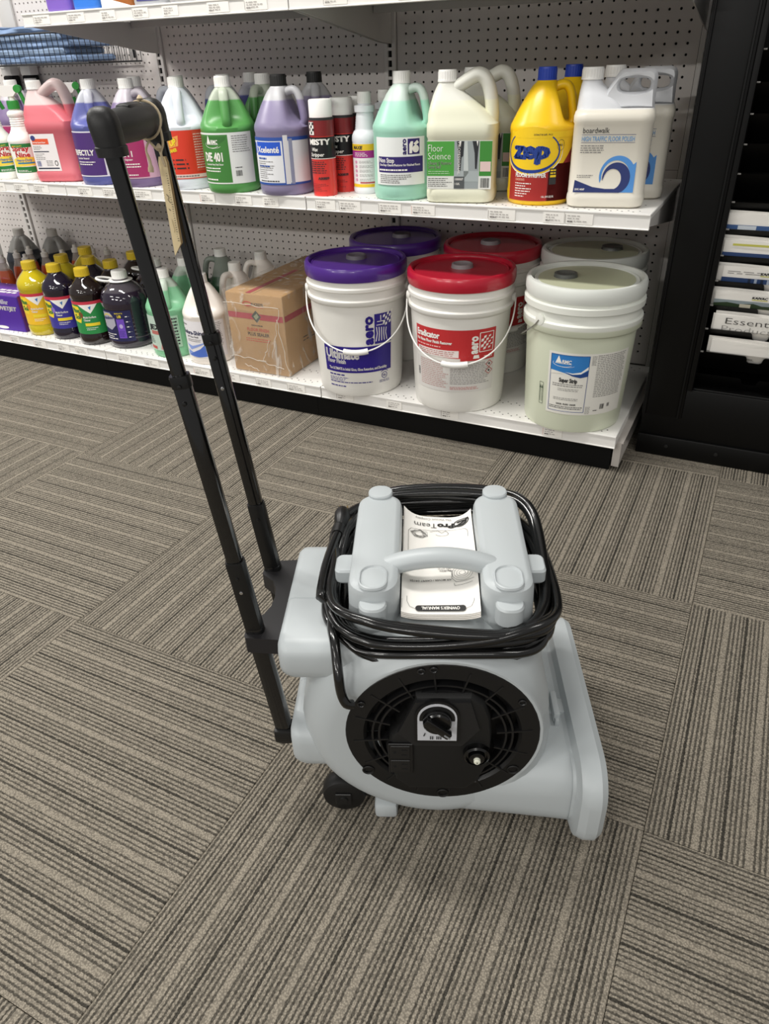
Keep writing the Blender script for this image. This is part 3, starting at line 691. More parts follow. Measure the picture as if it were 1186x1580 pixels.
# --- ribbed squirt bottle
def squirt(label, loc, rz):
    t = thing('squirt_bottle', label, 'bottle', loc, rz, 'white ribbed squirt bottles'); r = .0375
    prof = [(.001, .002), (r*.9, 0), (r, .006), (r, .014), (r*.97, .017), (r*.97, .126), (r, .13), (r*.97, .142), (r*.84, .152)]
    z = .155
    for k in range(6): prof += [(r*(.74-.018*k), z), (r*(.71-.018*k), z+.003)]; z += .006
    prof += [(.022, .195), (.027, .198), (.027, .212), (.017, .2145), (.0165, .222)]
    G().lathe(prof, 40).build('body', mat('#e9ecf0', .35), t, smooth=40)
    cap_ribbed(.0178, .219, .2435, CAPW, t)
    L = Lab(cyl(r*.97+.0002), .005); L.rect(-.045, .016, .055, .125, mat('#eceaea', .45), 0); L.rect(-.045, .108, .055, .1235, mat('#ecc52a', .5)); L.text('MAXIE', -.034, .111, .0085, INK, 2, w=.028, bold=.05, shear=.15); L.rect(-.045, .090, .055, .108, mat('#a42a86', .5))
    L.lines(-.03, .093, .02, .104, 3, PAPER, 2, .35, .4, 2, .008); L.rect(-.045, .0175, .055, .0255, mat('#ecc52a', .5)); L.rect(-.015, .027, .055, .031, mat('#b0484c', .5))
    for k in range(5): L.ell(-.026, .08-.011*k, .004, .004, mat('#d796b4', .5), 2, 12); L.lines(-.016, .0765-.011*k, .025, .0835-.011*k, 3, INKG, 2, .3, .3, k, .006)
    L.finish(t); return t
s1 = squirt('white ribbed squirt bottle with yellow and magenta label bands, left of the aqua jug', (-.782, -.440, ZM), R(20))
dup(s1, (-.771, -.342, ZM), R(10), 'second white ribbed squirt bottle, cap showing behind the front squirt bottle')

# --- trigger sprayers
def sprayer(label, loc, rz):
    t = thing('trigger_sprayer', label, 'spray bottle', loc, rz, 'trigger spray bottles'); r = .047
    prof = [(.001, .002), (r*.9, 0), (r, .007), (r, .02), (r*.97, .023), (r*.97, .112), (r, .115), (r*.99, .122), (r*.88, .132), (r*.7, .142), (.027, .152)]
    z = .156
    for k in range(5): prof += [(.0262-.0005*k, z), (.0245-.0005*k, z+.003)]; z += .0065
    prof += [(.026, .190), (.027, .197), (.024, .203), (.016, .207), (.015, .216)]
    G().lathe(prof, 40).build('body', mat('#efeee8', .38), t, smooth=40)
    GN = mat('#2f8f3a', .4)
    cap_ribbed(.0185, .212, .234, GN, t, 'collar')
    g = G(); g.tube([(0, 0, .232), (0, 0, .25)], .010, 12)
    g.prism([(-.045, .251), (-.052, .258), (-.05, .268), (-.030, .2765), (.022, .2765), (.026, .262), (.010, .246), (-.020, .244), (-.030, .250)], lambda u, v, d: (u, d, v), -.0115, .0115)
    g.build('spray_head', CAPW, t, smooth=30)
    g = G(); g.tube(smooth_path([(.024, 0, .270), (.032, 0, .250), (.038, 0, .228), (.046, 0, .208)], 4), .0065, 10, flat=1.3); g.lathe([(.001, -.012), (.011, -.012), (.012, 0), (.011, .012), (.001, .012)], 20, (.026, 0, .266), axis='y')
    g.build('trigger', GN, t)
    L = Lab(cyl(r*.97+.0002), .006); GL = mat('#1f7a38', .5); RR = mat('#c22a2e', .5); YY = mat('#f0d24a', .5)
    L.rect(-.075, .024, .075, .111, mat('#eceae2', .5), 0); L.rect(-.038, .024, .05, .042, GL); L.rect(-.038, .1, .05, .111, GL); L.poly([(-.038, .064), (-.01, .074), (.05, .068), (.05, .046), (-.038, .042)], YY, 1)
    L.text('Spray', -.032, .090, .0145, RR, 3, w=.056, bold=.04); L.text('Nine', -.022, .0715, .0145, RR, 3, w=.046, bold=.04); L.text('Heavy-Duty', -.026, .0585, .0085, mat('#3d64a8', .5), 3, w=.052, bold=.03, shear=.2); L.rect(-.022, .051, .04, .0555, mat('#2c7ea6', .5), 3); L.lines(-.03, .026, .02, .033, 2, PAPER, 3, .4, .3, 2, .006)
    for k in range(3): L.ell(-.048, .068-.0095*k, .0042, .0042, mat('#2b4b8f', .5), 3, 14); L.ell(-.048, .068-.0095*k, .003, .003, PAPER, 4, 12)
    L.lines(-.072, .03, -.056, .108, 16, INKG, 2, .35, .1, 9, .006); L.text('HEAVY-DUTY', -.03, .1025, .004, YY, 3, w=.035, bold=.03)
    L.finish(t); return t
sp = sprayer('white trigger sprayer with green collar and red lettering, just left of the pink jug', (-2.058, -.483, ZM), R(34))
dup(sp, (-2.168, -.492, ZM), R(70), 'trigger sprayer at the left edge, label turned away, left of the other sprayer')
dup(sp, (-1.975, -.315, ZM), R(40), 'trigger sprayer behind the pink jug, only its green trigger showing')

# ================================================================== BASE SHELF GOODS
def flask(label, loc, rz, liq, fill, labfn, h=.268, r=.0615, name='cleaner_bottle', group='yellow-capped cleaner bottles'):
    t = thing(name, label, 'bottle', loc, rz, group)
    md = lambda a, z, q: 1+.014*Cc(8*a) if z > .175 else 1
    prof = [(.001, .006), (r*.7, .006), (r*.85, 0), (r*.97, .006), (r, .016), (r, .034), (r*.965, .038), (r*.965, .168), (r, .173), (r*1.01, .184), (r*.985, .194), (r*.88, .206), (r*.64, .222), (r*.47, .232), (.024, .238), (.0225, .246)]
    G().lathe(prof, 48, mod=md).build('body', jug_mat(liq, '#7d7c78' if fill < .21 else liq, fill, .55, .08, 1.0), t, smooth=50)
    cap_ribbed(.0255, .243, h, mat('#d2b428', .4), t)
    f_ = cyl(r*.965+.0002); L = Lab(lambda u, v, off: f_(u*1.06, .043+(v-.040)*1.36, off), .006); labfn(L); L.finish(t); return t
def lab_citrus(main, accent, dark):
    def f(L):
        mm = mat(main, .4); YL = mat('#f0d533', .4)
        L.rect(-.062, .040, .062, .127, mm, 0); L.rect(-.062, .119, .062, .127, mat('#c9374a', .4), 1); L.poly([(-.025, .119), (.04, .119), (.012, .095)], PAPER, 2); L.poly([(.008, .112), (.018, .115), (.014, .104)], mat('#3a78b8', .5), 3)
        L.poly([(-.062, .117), (-.026, .114), (-.018, .092), (-.028, .07), (-.062, .075)], YL, 1); L.text('Pine', -.056, .098, .0125, mat(dark, .5), 3, w=.032, bold=.06, shear=.1); L.text('Sol', -.050, .081, .0125, mat(dark, .5), 3, w=.024, bold=.06, shear=.1)
        L.ell(-.022, .092, .008, .008, mat(accent, .5), 3, 14); L.text('Multi-Surface', -.015, .083, .0055, PAPER, 3, w=.042, bold=.04); L.text('Cleaner', -.015, .0755, .0055, PAPER, 3, w=.022, bold=.04); L.rect(-.013, .062, .036, .070, YL, 3); L.lines(-.012, .05, .03, .059, 2, PAPER, 3, .35, .4, 4, .006)
    return f
yb = flask('clear yellow cleaner bottle with yellow cap, right of the purple carton', (-2.212, -.478, ZB), R(32), '#c4b012', .4, lab_citrus('#f0bf2c', '#e28a2a', '#3f7a35'))
lv = flask('dark violet cleaner bottle with yellow cap and blue label, between the yellow and green-label bottles', (-2.084, -.476, ZB), R(32), '#160d22', .4, lab_citrus('#3b3795', '#8a70c0', '#3f7a35'))
gl = flask('dark brown cleaner bottle with yellow cap and green label, left of the big dark jug', (-1.934, -.485, ZB), R(32), '#1a0d0b', .4, lab_citrus('#2b8a48', '#7a4a24', '#3f7a35'))
GY = 'yellow-capped cleaner bottles'
dup(yb, (-2.173, -.357, ZB), R(20), 'clear yellow bottle in the second row, cap just right of the front yellow bottle', GY)
dup(yb, (-2.185, -.225, ZB), R(20), 'clear yellow bottle in the third row, rearmost yellow one near the pegboard', GY)
dup(lv, (-2.045, -.344, ZB), R(20), 'dark violet bottle in the second row, behind the front violet bottle', GY)
dup(gl, (-1.917, -.361, ZB), R(20), 'dark brown bottle in the second row, behind the front green-label bottle', GY)
dup(gl, (-1.932, -.222, ZB), R(20), 'dark brown bottle in the third row, beside the near pole', GY)
# big dark purple jug with ring handle
def bigjug(label, loc, rz):
    t = thing('ring_handle_jug', label, 'jug', loc, rz, 'dark purple ring-handle jugs'); r = .083
    prof = [(.001, .008), (r*.7, .006), (r*.86, 0), (r*.96, .005), (r, .016), (r*1.0, .032)]
    z = .036
    for k in range(7): prof += [(r*.965, z), (r*.99, z+.006), (r*.965, z+.012)]; z += .0145
    prof += [(r, .145), (r*1.01, .160), (r*.97, .178), (r*.86, .197), (r*.64, .214), (r*.45, .224), (.029, .230), (.027, .238)]
    G().lathe(prof, 52).build('body', jug_mat('#1b1024', '#565058', .198, .7, .08, 1.0), t, smooth=50)
    cap_ribbed(.0265, .236, .262, CAPW, t)
    g = G(); g.lathe([(.036, .226), (.043, .229), (.036, .232), (.0285, .231)], 32); path = [(.030*Cc(R(a))*1-.05, .026*S(R(a)), .234+.006*Cc(R(a))*-1) for a in range(0, 360, 15)]
    g.tube(path, .0042, 8, closed=True); g.build('ring_handle', CAPW, t)
    f_ = cyl(r*.99+.0004); L = Lab(lambda u, v, off: f_(u*1.1, .030+(v-.036)*1.12, off), .006); L.poly([(-.085, .128), (-.05, .128), (-.036, .11), (-.036, .088), (-.055, .072), (-.085, .08)], mat('#a9a7b4', .4), 2); L.rect(-.09, .036, .02, .134, mat('#20204c', .4), 0)
    L.text('Fabuloso', -.083, .104, .0105, mat('#2f2a66', .5), 3, w=.045, bold=.05, rot=.12); L.ring(-.062, .108, .022, .016, .003, mat('#e0c83c', .5), 3, 20, 160); L.rect(-.031, .046, -.006, .108, mat('#6d48b8', .4), 2); L.ell(-.018, .085, .006, .007, mat('#b8a8d8', .5), 3); L.lines(-.028, .05, -.009, .07, 4, mat('#3d2a7c', .5), 3, .4, .2, 3, .006)
    L.lines(-.085, .04, -.035, .062, 3, PAPER, 3, .35, .4, 4, .008); L.text('MAKES UP TO', -.032, .124, .0045, mat('#e0c83c', .5), 3, w=.026, bold=.03); L.text('1/8', -.025, .112, .009, mat('#e0c83c', .5), 3, w=.012, bold=.05)
    for k in range(5): L.rect(.000, .048+.0165*k, .007, .0505+.0165*k, PAPER, 3); L.rect(.010, .0485+.0165*k, .013, .0500+.0165*k, mat('#8d8d95', .5), 3)
    L.finish(t); return t
fb = bigjug('large dark purple jug with white cap and ring handle, left of the pale green jug', (-1.792, -.448, ZB), R(38))
dup(fb, (-1.79, -.272, ZB), R(60), 'second dark purple ring-handle jug, behind the near pole')
# gallon jugs on the base shelf
GB = 'gallon jugs on the base shelf'
jx = gallon('pale green one-gallon jug with a grey-white label, seen between the two poles', (-1.572, -.466, ZB), R(12), '#7fbd93', '#cfdccf', .232, CAPW, -62, GB, .78)
L = lab_cyl(); L.rect(-.078, .030, .028, .130, mat('#b9cdbf', .5), 0); L.text('JEX', -.052, .092, .014, INK, 2, w=.055, bold=.06); L.rect(-.045, .077, .026, .088, mat('#b56a62', .5), 1); L.rect(-.068, .033, -.03, .042, mat('#b8443e', .5)); L.poly([(-.012, .034), (.024, .034), (.026, .068), (-.002, .066)], mat('#c08a84', .5), 1); L.lines(-.07, .05, -.03, .07, 4, INK, 2, .4, .3, 2, .006); L.rect(.006, .117, .02, .125, mat('#5c6a8c', .5), 2); L.rect(.038, .04, .066, .13, mat('#a4c8ae', .5), 0); L.lines(.042, .045, .062, .126, 9, INK, 2, .5, .2, 3, .007)
L.finish(jx)
es = gallon('white one-gallon jug with blue chevron label, left of the wrapped box', (-1.405, -.472, ZB), R(12), '#ebe4dc', '#ebe4dc', .4, CAPW, -75, GB, 1, solid=True)
L = lab_cyl(); L.rect(-.09, .030, .095, .132, mat('#e6e3e6', .5), 0); BL = mat('#4d6fc4', .5); L.text('Endura-Shine', -.07, .096, .0115, mat('#2b2f55', .5), 2, w=.092, bold=.04, rot=-.02); L.text('UHT Floor Finish', -.05, .086, .0055, INK, 2, w=.05, bold=.02); L.lines(-.05, .074, .01, .083, 2, INKG, 2, .4, .2, 3, .006)
L.poly([(-.062, .066), (-.04, .05), (.018, .07), (.02, .074), (-.03, .062)], mat('#8aa0dc', .5), 2); L.poly([(-.06, .033), (.0, .055), (.022, .07), (.022, .034), (-.01, .031)], BL, 2); L.poly([(-.06, .05), (-.06, .034), (-.03, .044)], mat('#7f97d8', .5), 2); L.lines(.03, .06, .085, .128, 14, INKG, 2, .3, .15, 5, .007); L.lines(-.07, .118, -.04, .124, 1, INKG, 2, .6, .1, 6, .007)
L.finish(es)
dgm = gallon('dark green one-gallon jug in the back row, left of the wrapped box', (-1.57, -.148, ZB), R(0), '#33543c', '#8a948a', .2, CAPW, -150, GB, .8)
dup(jx, (-1.61, -.308, ZB), R(30), 'pale green jug behind the front pale green jug, showing between the poles', GB)
dup(es, (-1.388, -.305, ZB), R(-30), 'white jug right behind the blue chevron jug', GB)
dup(es, (-1.395, -.138, ZB), R(-60), 'white jug at the back by the pegboard, left of the wrapped box', GB)
BJ = gallon('dark blue-black jug at the far left back of the base shelf, left of the upright', (-2.68, -.12, ZB), R(0), '#20242c', '#8d8c88', .2, mat('#b3b0aa', .4), -20, GB, .8)
dup(BJ, (-2.515, -.085, ZB), R(0), 'dark blue-black jug at the back of the base shelf, right of the upright', GB)
# amber soap bottles
def soap(label, loc):
    t = thing('soap_bottle', label, 'bottle', loc, R(20), 'amber soap bottles'); r = .036
    g = G(); secs = [[(x, y, z) for x, y in rrect(a, b, min(a, b)*.46, 5)] for (z, a, b) in ((0, .062, .040), (.006, .072, .048), (.05, .074, .05), (.10, .066, .046), (.14, .060, .042), (.165, .052, .038), (.185, .036, .032), (.200, .026, .026), (.208, .024, .024))]
    g.loft(secs); g.build('body', jug_mat('#b5502a', '#b8aea4', .175, .55, .08, 1.), t, smooth=50)
    G().lathe([(.0145, .206), (.0145, .222), (.008, .226), (.0075, .236), (.001, .238)], 20).build('cap', mat('#c9c5be', .4), t)
    return t
so = soap('amber soap bottle at the left edge, front one of its row above the purple carton', (-2.545, -.337, ZB))
for (x, y, lb) in [(-2.55, -.260, 'amber soap bottle second in its row, above the purple carton'), (-2.56, -.188, 'amber soap bottle third in its row, beyond the carton'),
    (-2.448, -.205, 'amber soap bottle just left of the front yellow bottle shoulder'), (-2.36, -.19, 'amber soap bottle between the carton and the rear yellow bottles'),
    (-2.385, -.098, 'amber soap bottle behind the yellow caps, near the pegboard'), (-2.30, -.085, 'amber soap bottle behind the rear yellow bottle by the pegboard'), (-2.45, -.30, 'amber soap bottle beside the carton corner, left of the yellow bottle'),
    (-2.215, -.085, 'amber soap bottle at the pegboard, rightmost of the amber ones')]:
    dup(so, (x, y, ZB), R(20), lb, 'amber soap bottles')
# purple carton of mop pads
cx0, cx1, cyf = -2.62, -2.276, -.534
t = thing('mop_pad_carton', 'purple cardboard carton at the left edge of the base shelf, under the amber bottles', 'box', ((cx0+cx1)/2, cyf, ZB), R(4)); hw = (cx1-cx0)/2
PU = mat('#46208c', .5); G().box(-hw, 0, 0, hw, .15, .138, .002, 1).build('carton', PU, t)
L = Lab(front(0)); L.rect(-hw+.004, .001, hw-.004, .137, mat('#4b2396', .5), 0); L.text('WETJET', .06, .082, .016, PAPER, 2, w=.092, bold=.05, shear=.15); L.text('Swiffer', .05, .106, .018, mat('#d9d3e8', .5), 2, w=.07, bold=.06); L.ell(.055, .012, .03, .006, PAPER, 2); L.finish(t, 'front_print', 'lettering')
L = Lab(side(hw)); L.rect(.002, .001, .148, .137, mat('#5b2a7c', .5), 0); L.poly([(.002, .137), (.10, .137), (.08, .055), (.002, .06)], mat('#7c2e74', .5), 1); L.text('Swiffer', .03, .085, .024, PAPER, 2, w=.11, bold=.05); L.text('WETJET', .025, .038, .025, PAPER, 2, w=.12, bold=.06, shear=.1); L.lines(.03, .006, .13, .016, 1, PAPER, 2, .7, .1, 3, .012); L.finish(t, 'side_print', 'lettering')
L = Lab(upw(.138)); L.rect(-hw+.004, .004, hw-.004, .146, mat('#6a3aa0', .5), 0); L.lines(.02, .03, .13, .08, 2, PAPER, 2, .6, .2, 3, .03); L.finish(t, 'top_print', 'lettering')

# ================================================================== PAILS
def pail(label, loc, rz, bodym, lidm, rb, rtp, h, group, spout, bail, prints, big=False, lr=0, us=1., vm=lambda v: v):
    t = thing('pail', label, 'pail', loc, rz, group); k = (rtp-rb)/h
    q = lambda z: rb+k*z
    prof = [(.001, .012), (rb*.93, .012), (rb*.95, 0), (rb*.985, .002), (rb, .010), (q(.03), .03), (q(.276), .276), (q(.276)+.004, .279), (q(.28)+.007, .283), (q(.29)+.007, .292), (q(.295)+.001, .296), (q(.315)+.001, .316), (q(.318)+.006, .319), (q(.326)+.006, .327), (q(.33)+.001, .331), (q(h), h)]
    if big: prof = [(.001, .012), (rb*.93, .012), (rb*.95, 0), (rb*.985, .002), (rb, .010), (q(.27), .265), (q(.27)+.007, .268), (q(.28)+.010, .272), (q(.29)+.010, .296), (q(.3)+.004, .300), (q(.3)+.001, .322), (q(.32)+.009, .325), (q(.33)+.009, .340), (q(.33)+.001, .343), (q(h), h)]
    G().lathe(prof, 64).build('bucket', bodym, t, smooth=40)
    R1 = rtp+.006
    lid = [(.001, h+.012), (R1*.835, h+.012), (R1*.845, h+.014), (R1*.86, h+.014), (R1*.868, h+.008), (R1*.888, h+.008), (R1*.90, h+.018), (R1*.925, h+.0215), (R1*.975, h+.021), (R1, h+.014), (R1*1.002, h-.006), (R1*.985, h-.016), (R1*.965, h-.017)]
    G().lathe(lid, 64).build('lid', lidm, t, smooth=40)
    sx, sy = spout[0], spout[1]
    G().lathe([(.001, h+.019), (.020, h+.020), (.024, h+.023), (.029, h+.022), (.031, h+.011)], 36, (sx, sy, 0)).build('spout_cap', spout[2], t)
    c_, d_ = Cc(R(lr)), S(R(lr)); rl = lambda p: (p[0]*c_-p[1]*d_, p[0]*d_+p[1]*c_, p[2])
    for s_ in (-1, 1):
        lug = G().lathe([(.001, -.006), (.012, -.006), (.014, .004), (.001, .006)], 16, (s_*(q(.30)+.006), 0, .300), axis='x'); lug.v = [rl(p) for p in lug.v]
        lug.build('handle_lug', bodym, t)
    if bail:
        mb, a = bail; ra = q(.30)+.011; z0 = .300; pts = []
        # wire hangs at the front: plane tilts from lugs down along the wall
        for s_ in range(41):
            th = PI*s_/40; x = -ra*Cc(th); f = S(th); drop = a*min(1, f**.75*1.0); pts.append(rl((x, -(ra+.004)*f, z0-drop)))
        wire = G().tube(pts, .0022, 8).build('bail', mb, t)
        if bail[0] is not CHROME:
            gp = [p for p in pts if abs(p[0]) < .043]; G().tube(gp, .0085, 12).build('grip', CAPW, wire)
    L = Lab(cyl(rb+k*.14+.0006, 0.0), .008)
    L.mapf = (lambda u, v, off: ((q(vm(v))+off)*S(u*us/q(.14)), -(q(vm(v))+off)*Cc(u*us/q(.14)), vm(v)))
    prints(L); L.finish(t); return t
PW = mat('#e4e2dc', .38); PN = mat('#dfe3cf', .38)
def pr_purple(L):
    V = mat('#25137e', .45); L.rect(-.095, .078, .098, .142, V, 1)
    L.text('Ultimate', -.088, .113, .022, mat('#d8d6d6', .5), 3, w=.094, bold=.055); L.text('Floor Finish', -.085, .1005, .011, mat('#d8d6d6', .5), 3, w=.055, bold=.045); L.text('The ULTIMATE in Initial Gloss, Gloss Retention, and Durability', -.082, .084, .0068, PAPER, 3, w=.165, bold=.04)
    L.text('aero', .044, .146, .026, V, 3, w=.066, bold=.06, rot=PI/2); L.rect(.049, .146, .098, .216, V, 2)
    for i in range(5): L.line([(.054+.007*i, .186-.001*i), (.056+.006*i, .17), (.052+.008*i, .152)], .0022, PAPER, 3)
    L.line([(.056, .198), (.076, .198), (.076, .19), (.054, .19)], .0015, PAPER, 3); L.line([(.066, .2), (.066, .212)], .002, PAPER, 3)
    for i in range(5):
        for j in range(4):
            if (i+j) % 2: L.poly([(.072+.006*i, .184+.007*j+.002*i), (.078+.006*i, .186+.007*j+.002*i), (.079+.006*i, .192+.007*j+.002*i), (.073+.006*i, .190+.007*j+.002*i)], PAPER, 3)
    L.lines(-.083, .066, -.035, .073, 1, V, 2, .6, .1, 3, .011); L.lines(-.083, .05, -.02, .063, 3, V, 2, .4, .3, 4, .01); L.lines(-.083, .044, .04, .049, 1, V, 2, .6, .0, 5, .008); L.lines(-.083, .03, -.03, .037, 1, V, 2, .5, .1, 6, .01)
    L.ring(.076, .062, .009, .0105, .0018, V, 2); L.text('UL', .0715, .059, .0065, V, 3, w=.009, bold=.05); L.lines(.06, .04, .094, .049, 3, V, 2, .35, .1, 6, .008); L.ring(.076, .063, .015, .016, .002, V, 2, 40, 140)
pp = pail('white pail with glossy purple lid and purple label, right of the wrapped box', (-.817, -.468, ZB), R(24), PW, mat('#47207f', .28, coat=.3), .1275, .144, .362, 'white five-gallon pails', (-.0, .03, mat('#6f6a70', .5)), (CAPW, .150), pr_purple, us=1.14, vm=lambda v: v if v < .078 else .078+(v-.078)*1.27)
def pr_red(L):
    V = mat('#bf2a2e', .45); L.rect(-.112, .172, .100, .246, V, 0); L.rect(.012, .158, .100, .172, V, 1)
    L.poly([(-.112, .172), (-.112, .18), (.012, .172), (.012, .165)], V, 1)
    L.text('Eradicator', -.106, .219, .018, PAPER, 3, w=.068, bold=.05); L.text('No Rinse Floor Finish Remover', -.106, .205, .0085, PAPER, 3, w=.098, bold=.045); L.lines(-.106, .193, -.035, .199, 1, mat('#e8b8b2', .5), 3, .5, .05, 3, .009)
    L.text('aero', .052, .178, .021, PAPER, 3, w=.05, bold=.055, rot=PI/2); L.ring(.075, .206, .0001, .0001, .0001, PAPER, 3)
    L.line([(.057, .182), (.057, .236), (.093, .236), (.093, .182), (.057, .182)], .002, PAPER, 3)
    for i in range(5):
        for j in range(5):
            if (i+j) % 2: L.poly([(.06+.0063*i, .186+.008*j+.001*i), (.0663+.0063*i, .188+.008*j+.001*i), (.068+.006*i, .196+.008*j), (.061+.0063*i, .194+.008*j)], PAPER, 3)
    L.rect(-.105, .168, .008, .188, mat('#e6dcd8', .5), 2); L.lines(-.1, .170, .0, .186, 3, mat('#b56a66', .5), 3, .35, .1, 3, .01); L.poly([(.042, .164), (.058, .164), (.056, .174), (.044, .174)], PAPER, 3); L.lines(.07, .163, .094, .170, 2, PAPER, 3, .5, .1, 3, .007)
    L.rect(-.112, .066, .1, .157, mat('#d9d6d2', .5), 1); L.lines(-.097, .076, -.016, .155, 14, mat('#c09a96', .5), 3, .4, .2, 5, .007); L.lines(-.012, .088, .092, .152, 13, mat('#8f8c8a', .5), 3, .4, .2, 6, .007); L.lines(-.012, .072, .06, .082, 3, mat('#c06a66', .5), 3, .4, .2, 7, .007); L.bars(-.108, .1, -.101, .124, INK, 3, 12, 3, False)
    for v in (.143, .123): L.line([(.086, v+.010), (.096, v), (.086, v-.010), (.076, v), (.086, v+.010)], .0016, mat('#b03a36', .5), 4); L.rect(.084, v-.003, .088, v+.003, INK, 4)
rp = pail('white pail with bright red lid and red label, middle of the front pails', (-.491, -.457, ZB), R(16), PW, mat('#b3152e', .28, coat=.3), .1295, .144, .362, 'white five-gallon pails', (.0, .02, mat('#8d898b', .5)), (CAPW, .146), pr_red, us=1.16)
def pr_super(L):
    BB = mat('#2e7cc4', .45); NV = mat('#1f4586', .45)
    L.rect(-.085, .052, .135, .215, mat('#e6e4dc', .5), 0); L.line([(-.078, .06), (-.078, .209), (.018, .209), (.018, .06), (-.078, .06)], .0012, NV, 4)
    L.rect(-.078, .168, .018, .209, BB, 1); L.poly([(-.078, .168), (.018, .168), (.018, .158), (-.01, .1545), (-.04, .163), (-.06, .166)], BB, 1)
    L.poly([(.018, .172), (.0, .162), (-.018, .160), (-.038, .164), (-.02, .1565), (.0, .153), (.018, .157)], NV, 2); L.poly([(.018, .183), (.0, .168), (-.02, .164), (-.04, .166), (-.02, .161), (.0, .163), (.018, .175)], PAPER, 3); L.poly([(-.078, .166), (-.06, .166), (-.04, .162), (-.078, .158)], mat('#e6e4dc', .5), 3)
    mast(L, -.066, .188, .052)
    L.text('Super Strip', -.030, .139, .011, INK, 3, w=.046, bold=.06, al='c'); L.lines(-.07, .126, .012, .136, 2, INKG, 3, .4, .1, 3, .006); L.lines(-.055, .115, .0, .123, 2, INKG, 3, .35, .1, 4, .006); L.lines(-.065, .09, .005, .098, 2, INKG, 3, .35, .1, 6, .006)
    L.text('DANGER   PELIGRO   DANGER', -.030, .078, .0042, INK, 3, w=.052, bold=.04, al='c'); L.lines(-.075, .066, .015, .075, 2, INK, 3, .4, .05, 7, .006)
    L.lines(.024, .185, .036, .21, 7, INKG, 3, .4, .1, 7, .005); L.lines(.038, .1, .125, .212, 24, mat('#9a9894', .5), 3, .45, .12, 8, .008); L.bars(.062, .066, .075, .08, INK, 3, 8); L.bars(.084, .07, .092, .08, INK, 3, 6); L.lines(.022, .055, .036, .076, 6, INKG, 3, .35, .2, 9, .005); L.lines(.044, .062, .056, .066, 1, INK, 3, .6, .1, 4, .006)
    L.line([(-.110, .068), (-.110, .126), (-.098, .126), (-.098, .068), (-.110, .068)], .001, mat('#24402c', .5), 1)
    for u in (-.107, -.1015): L.line([(u, .074), (u, .112)], .001, mat('#24402c', .5), 1); L.poly([(u-.0022, .11), (u+.0022, .11), (u, .12)], mat('#24402c', .5), 1)
wp = pail('milky green-white pail with blue-topped label at the right end of the base shelf', (-.149, -.456, ZB), R(17), jug_mat('#d5dac4', '#e6e8e0', .285, 1.0, .35), mat('#dcdfd9', .35), .131, .146, .366, 'milky five-gallon pails', (-.052, .012, mat('#5d5f5c', .4)), (CHROME, .10), pr_super, True, 222, vm=lambda v: v*1.05)
# lid panel of the milky pail is clear enough to show the liquid
for c in wp.children:
    if c.name.startswith('lid'):
        G().lathe([(.001, .3782), (.122, .3782), (.122, .3790), (.001, .3790)], 48).build('lid_panel', mat('#c2c5a8', .3), wp, label='greenish see-through centre of the lid')
dup(pp, (-.838, -.158, ZB), R(-20), 'second purple-lidded white pail, in shadow behind the front purple-lidded one', 'white five-gallon pails')
dup(rp, (-.507, -.154, ZB), R(38), 'second red-lidded white pail, in shadow behind the front red-lidded one', 'white five-gallon pails')
dup(wp, (-.196, -.153, ZB), R(-130), 'second milky pail, in shadow behind the blue-labelled milky pail', 'milky five-gallon pails')

# ================================================================== WRAPPED CARDBOARD BOX
BX = dict(w=.214, d=.50, h=.262)
t = thing('cardboard_box', 'brown cardboard box in crinkled clear stretch wrap, left of the purple-lidded pail', 'box', (-1.153, -.535, ZB), R(1))
w2, dd, hh = BX['w']/2, BX['d'], BX['h']
G().box(-w2, 0, .001, w2, dd, hh, .006, 2).build('carton', KRAFT, t)
RT = mat('#a83240', .45); L = Lab(lambda u, v, off: (u, -off, v*1.09)); L.rect(-w2+.004, .166, w2-.004, .183, RT, 0)
L.poly([(-.014, .175), (.004, .193), (.022, .175), (.004, .157)], mat('#3c4034', .6), 1); L.poly([(-.006, .175), (.008, .185), (.014, .175), (.002, .165)], mat('#8f9478', .6), 2); L.ring(-.025, .211, .017, .007, .003, mat('#c23a2c', .6), 1); L.text('BUCKEYE', -.01, .207, .008, INK, 2, w=.045, bold=.03); L.rect(-.03, .2015, .035, .2025, mat('#c23a2c', .6), 1)
L.text('FLOOR FINISH', -.036, .131, .010, mat('#b8402e', .6), 1, w=.082, bold=.03); L.text('PLUS SEALER', -.036, .117, .010, mat('#3a2a1c', .6), 1, w=.082, bold=.03); L.lines(-.045, .098, .05, .111, 2, mat('#b8402e', .6), 1, .35, .1, 4, .01); L.lines(-.018, .146, .025, .151, 1, INK, 1, .5, .1, 4, .008)
L.finish(t, 'packing_tape', 'lettering')
L = Lab(lambda u, v, off: (w2+off, u, v*1.09)); L.rect(.004, .166, dd-.004, .183, RT, 0); L.lines(.1, .08, .2, .10, 2, INK, 1, .25, .3, 3, .03); L.finish(t, 'packing_tape', 'lettering')
L = Lab(upw(hh)); L.poly([(-.03, .004), (-.012, .004), (-.012, .30), (-.03, .30)], RT, 0); L.rect(-.0008, .004, .0008, dd-.004, mat('#6b4d2f', .8), 0); L.finish(t, 'packing_tape', 'print')
b = bmesh.new(); bmesh.ops.create_cube(b, size=1)
for v in b.verts: v.co = Vector((v.co.x*(2*w2+.010), dd/2+v.co.y*(dd+.010), hh/2+.004+v.co.z*(hh+.006)))
bmesh.ops.subdivide_edges(b, edges=b.edges[:], cuts=14, use_grid_fill=True)
from mathutils import noise
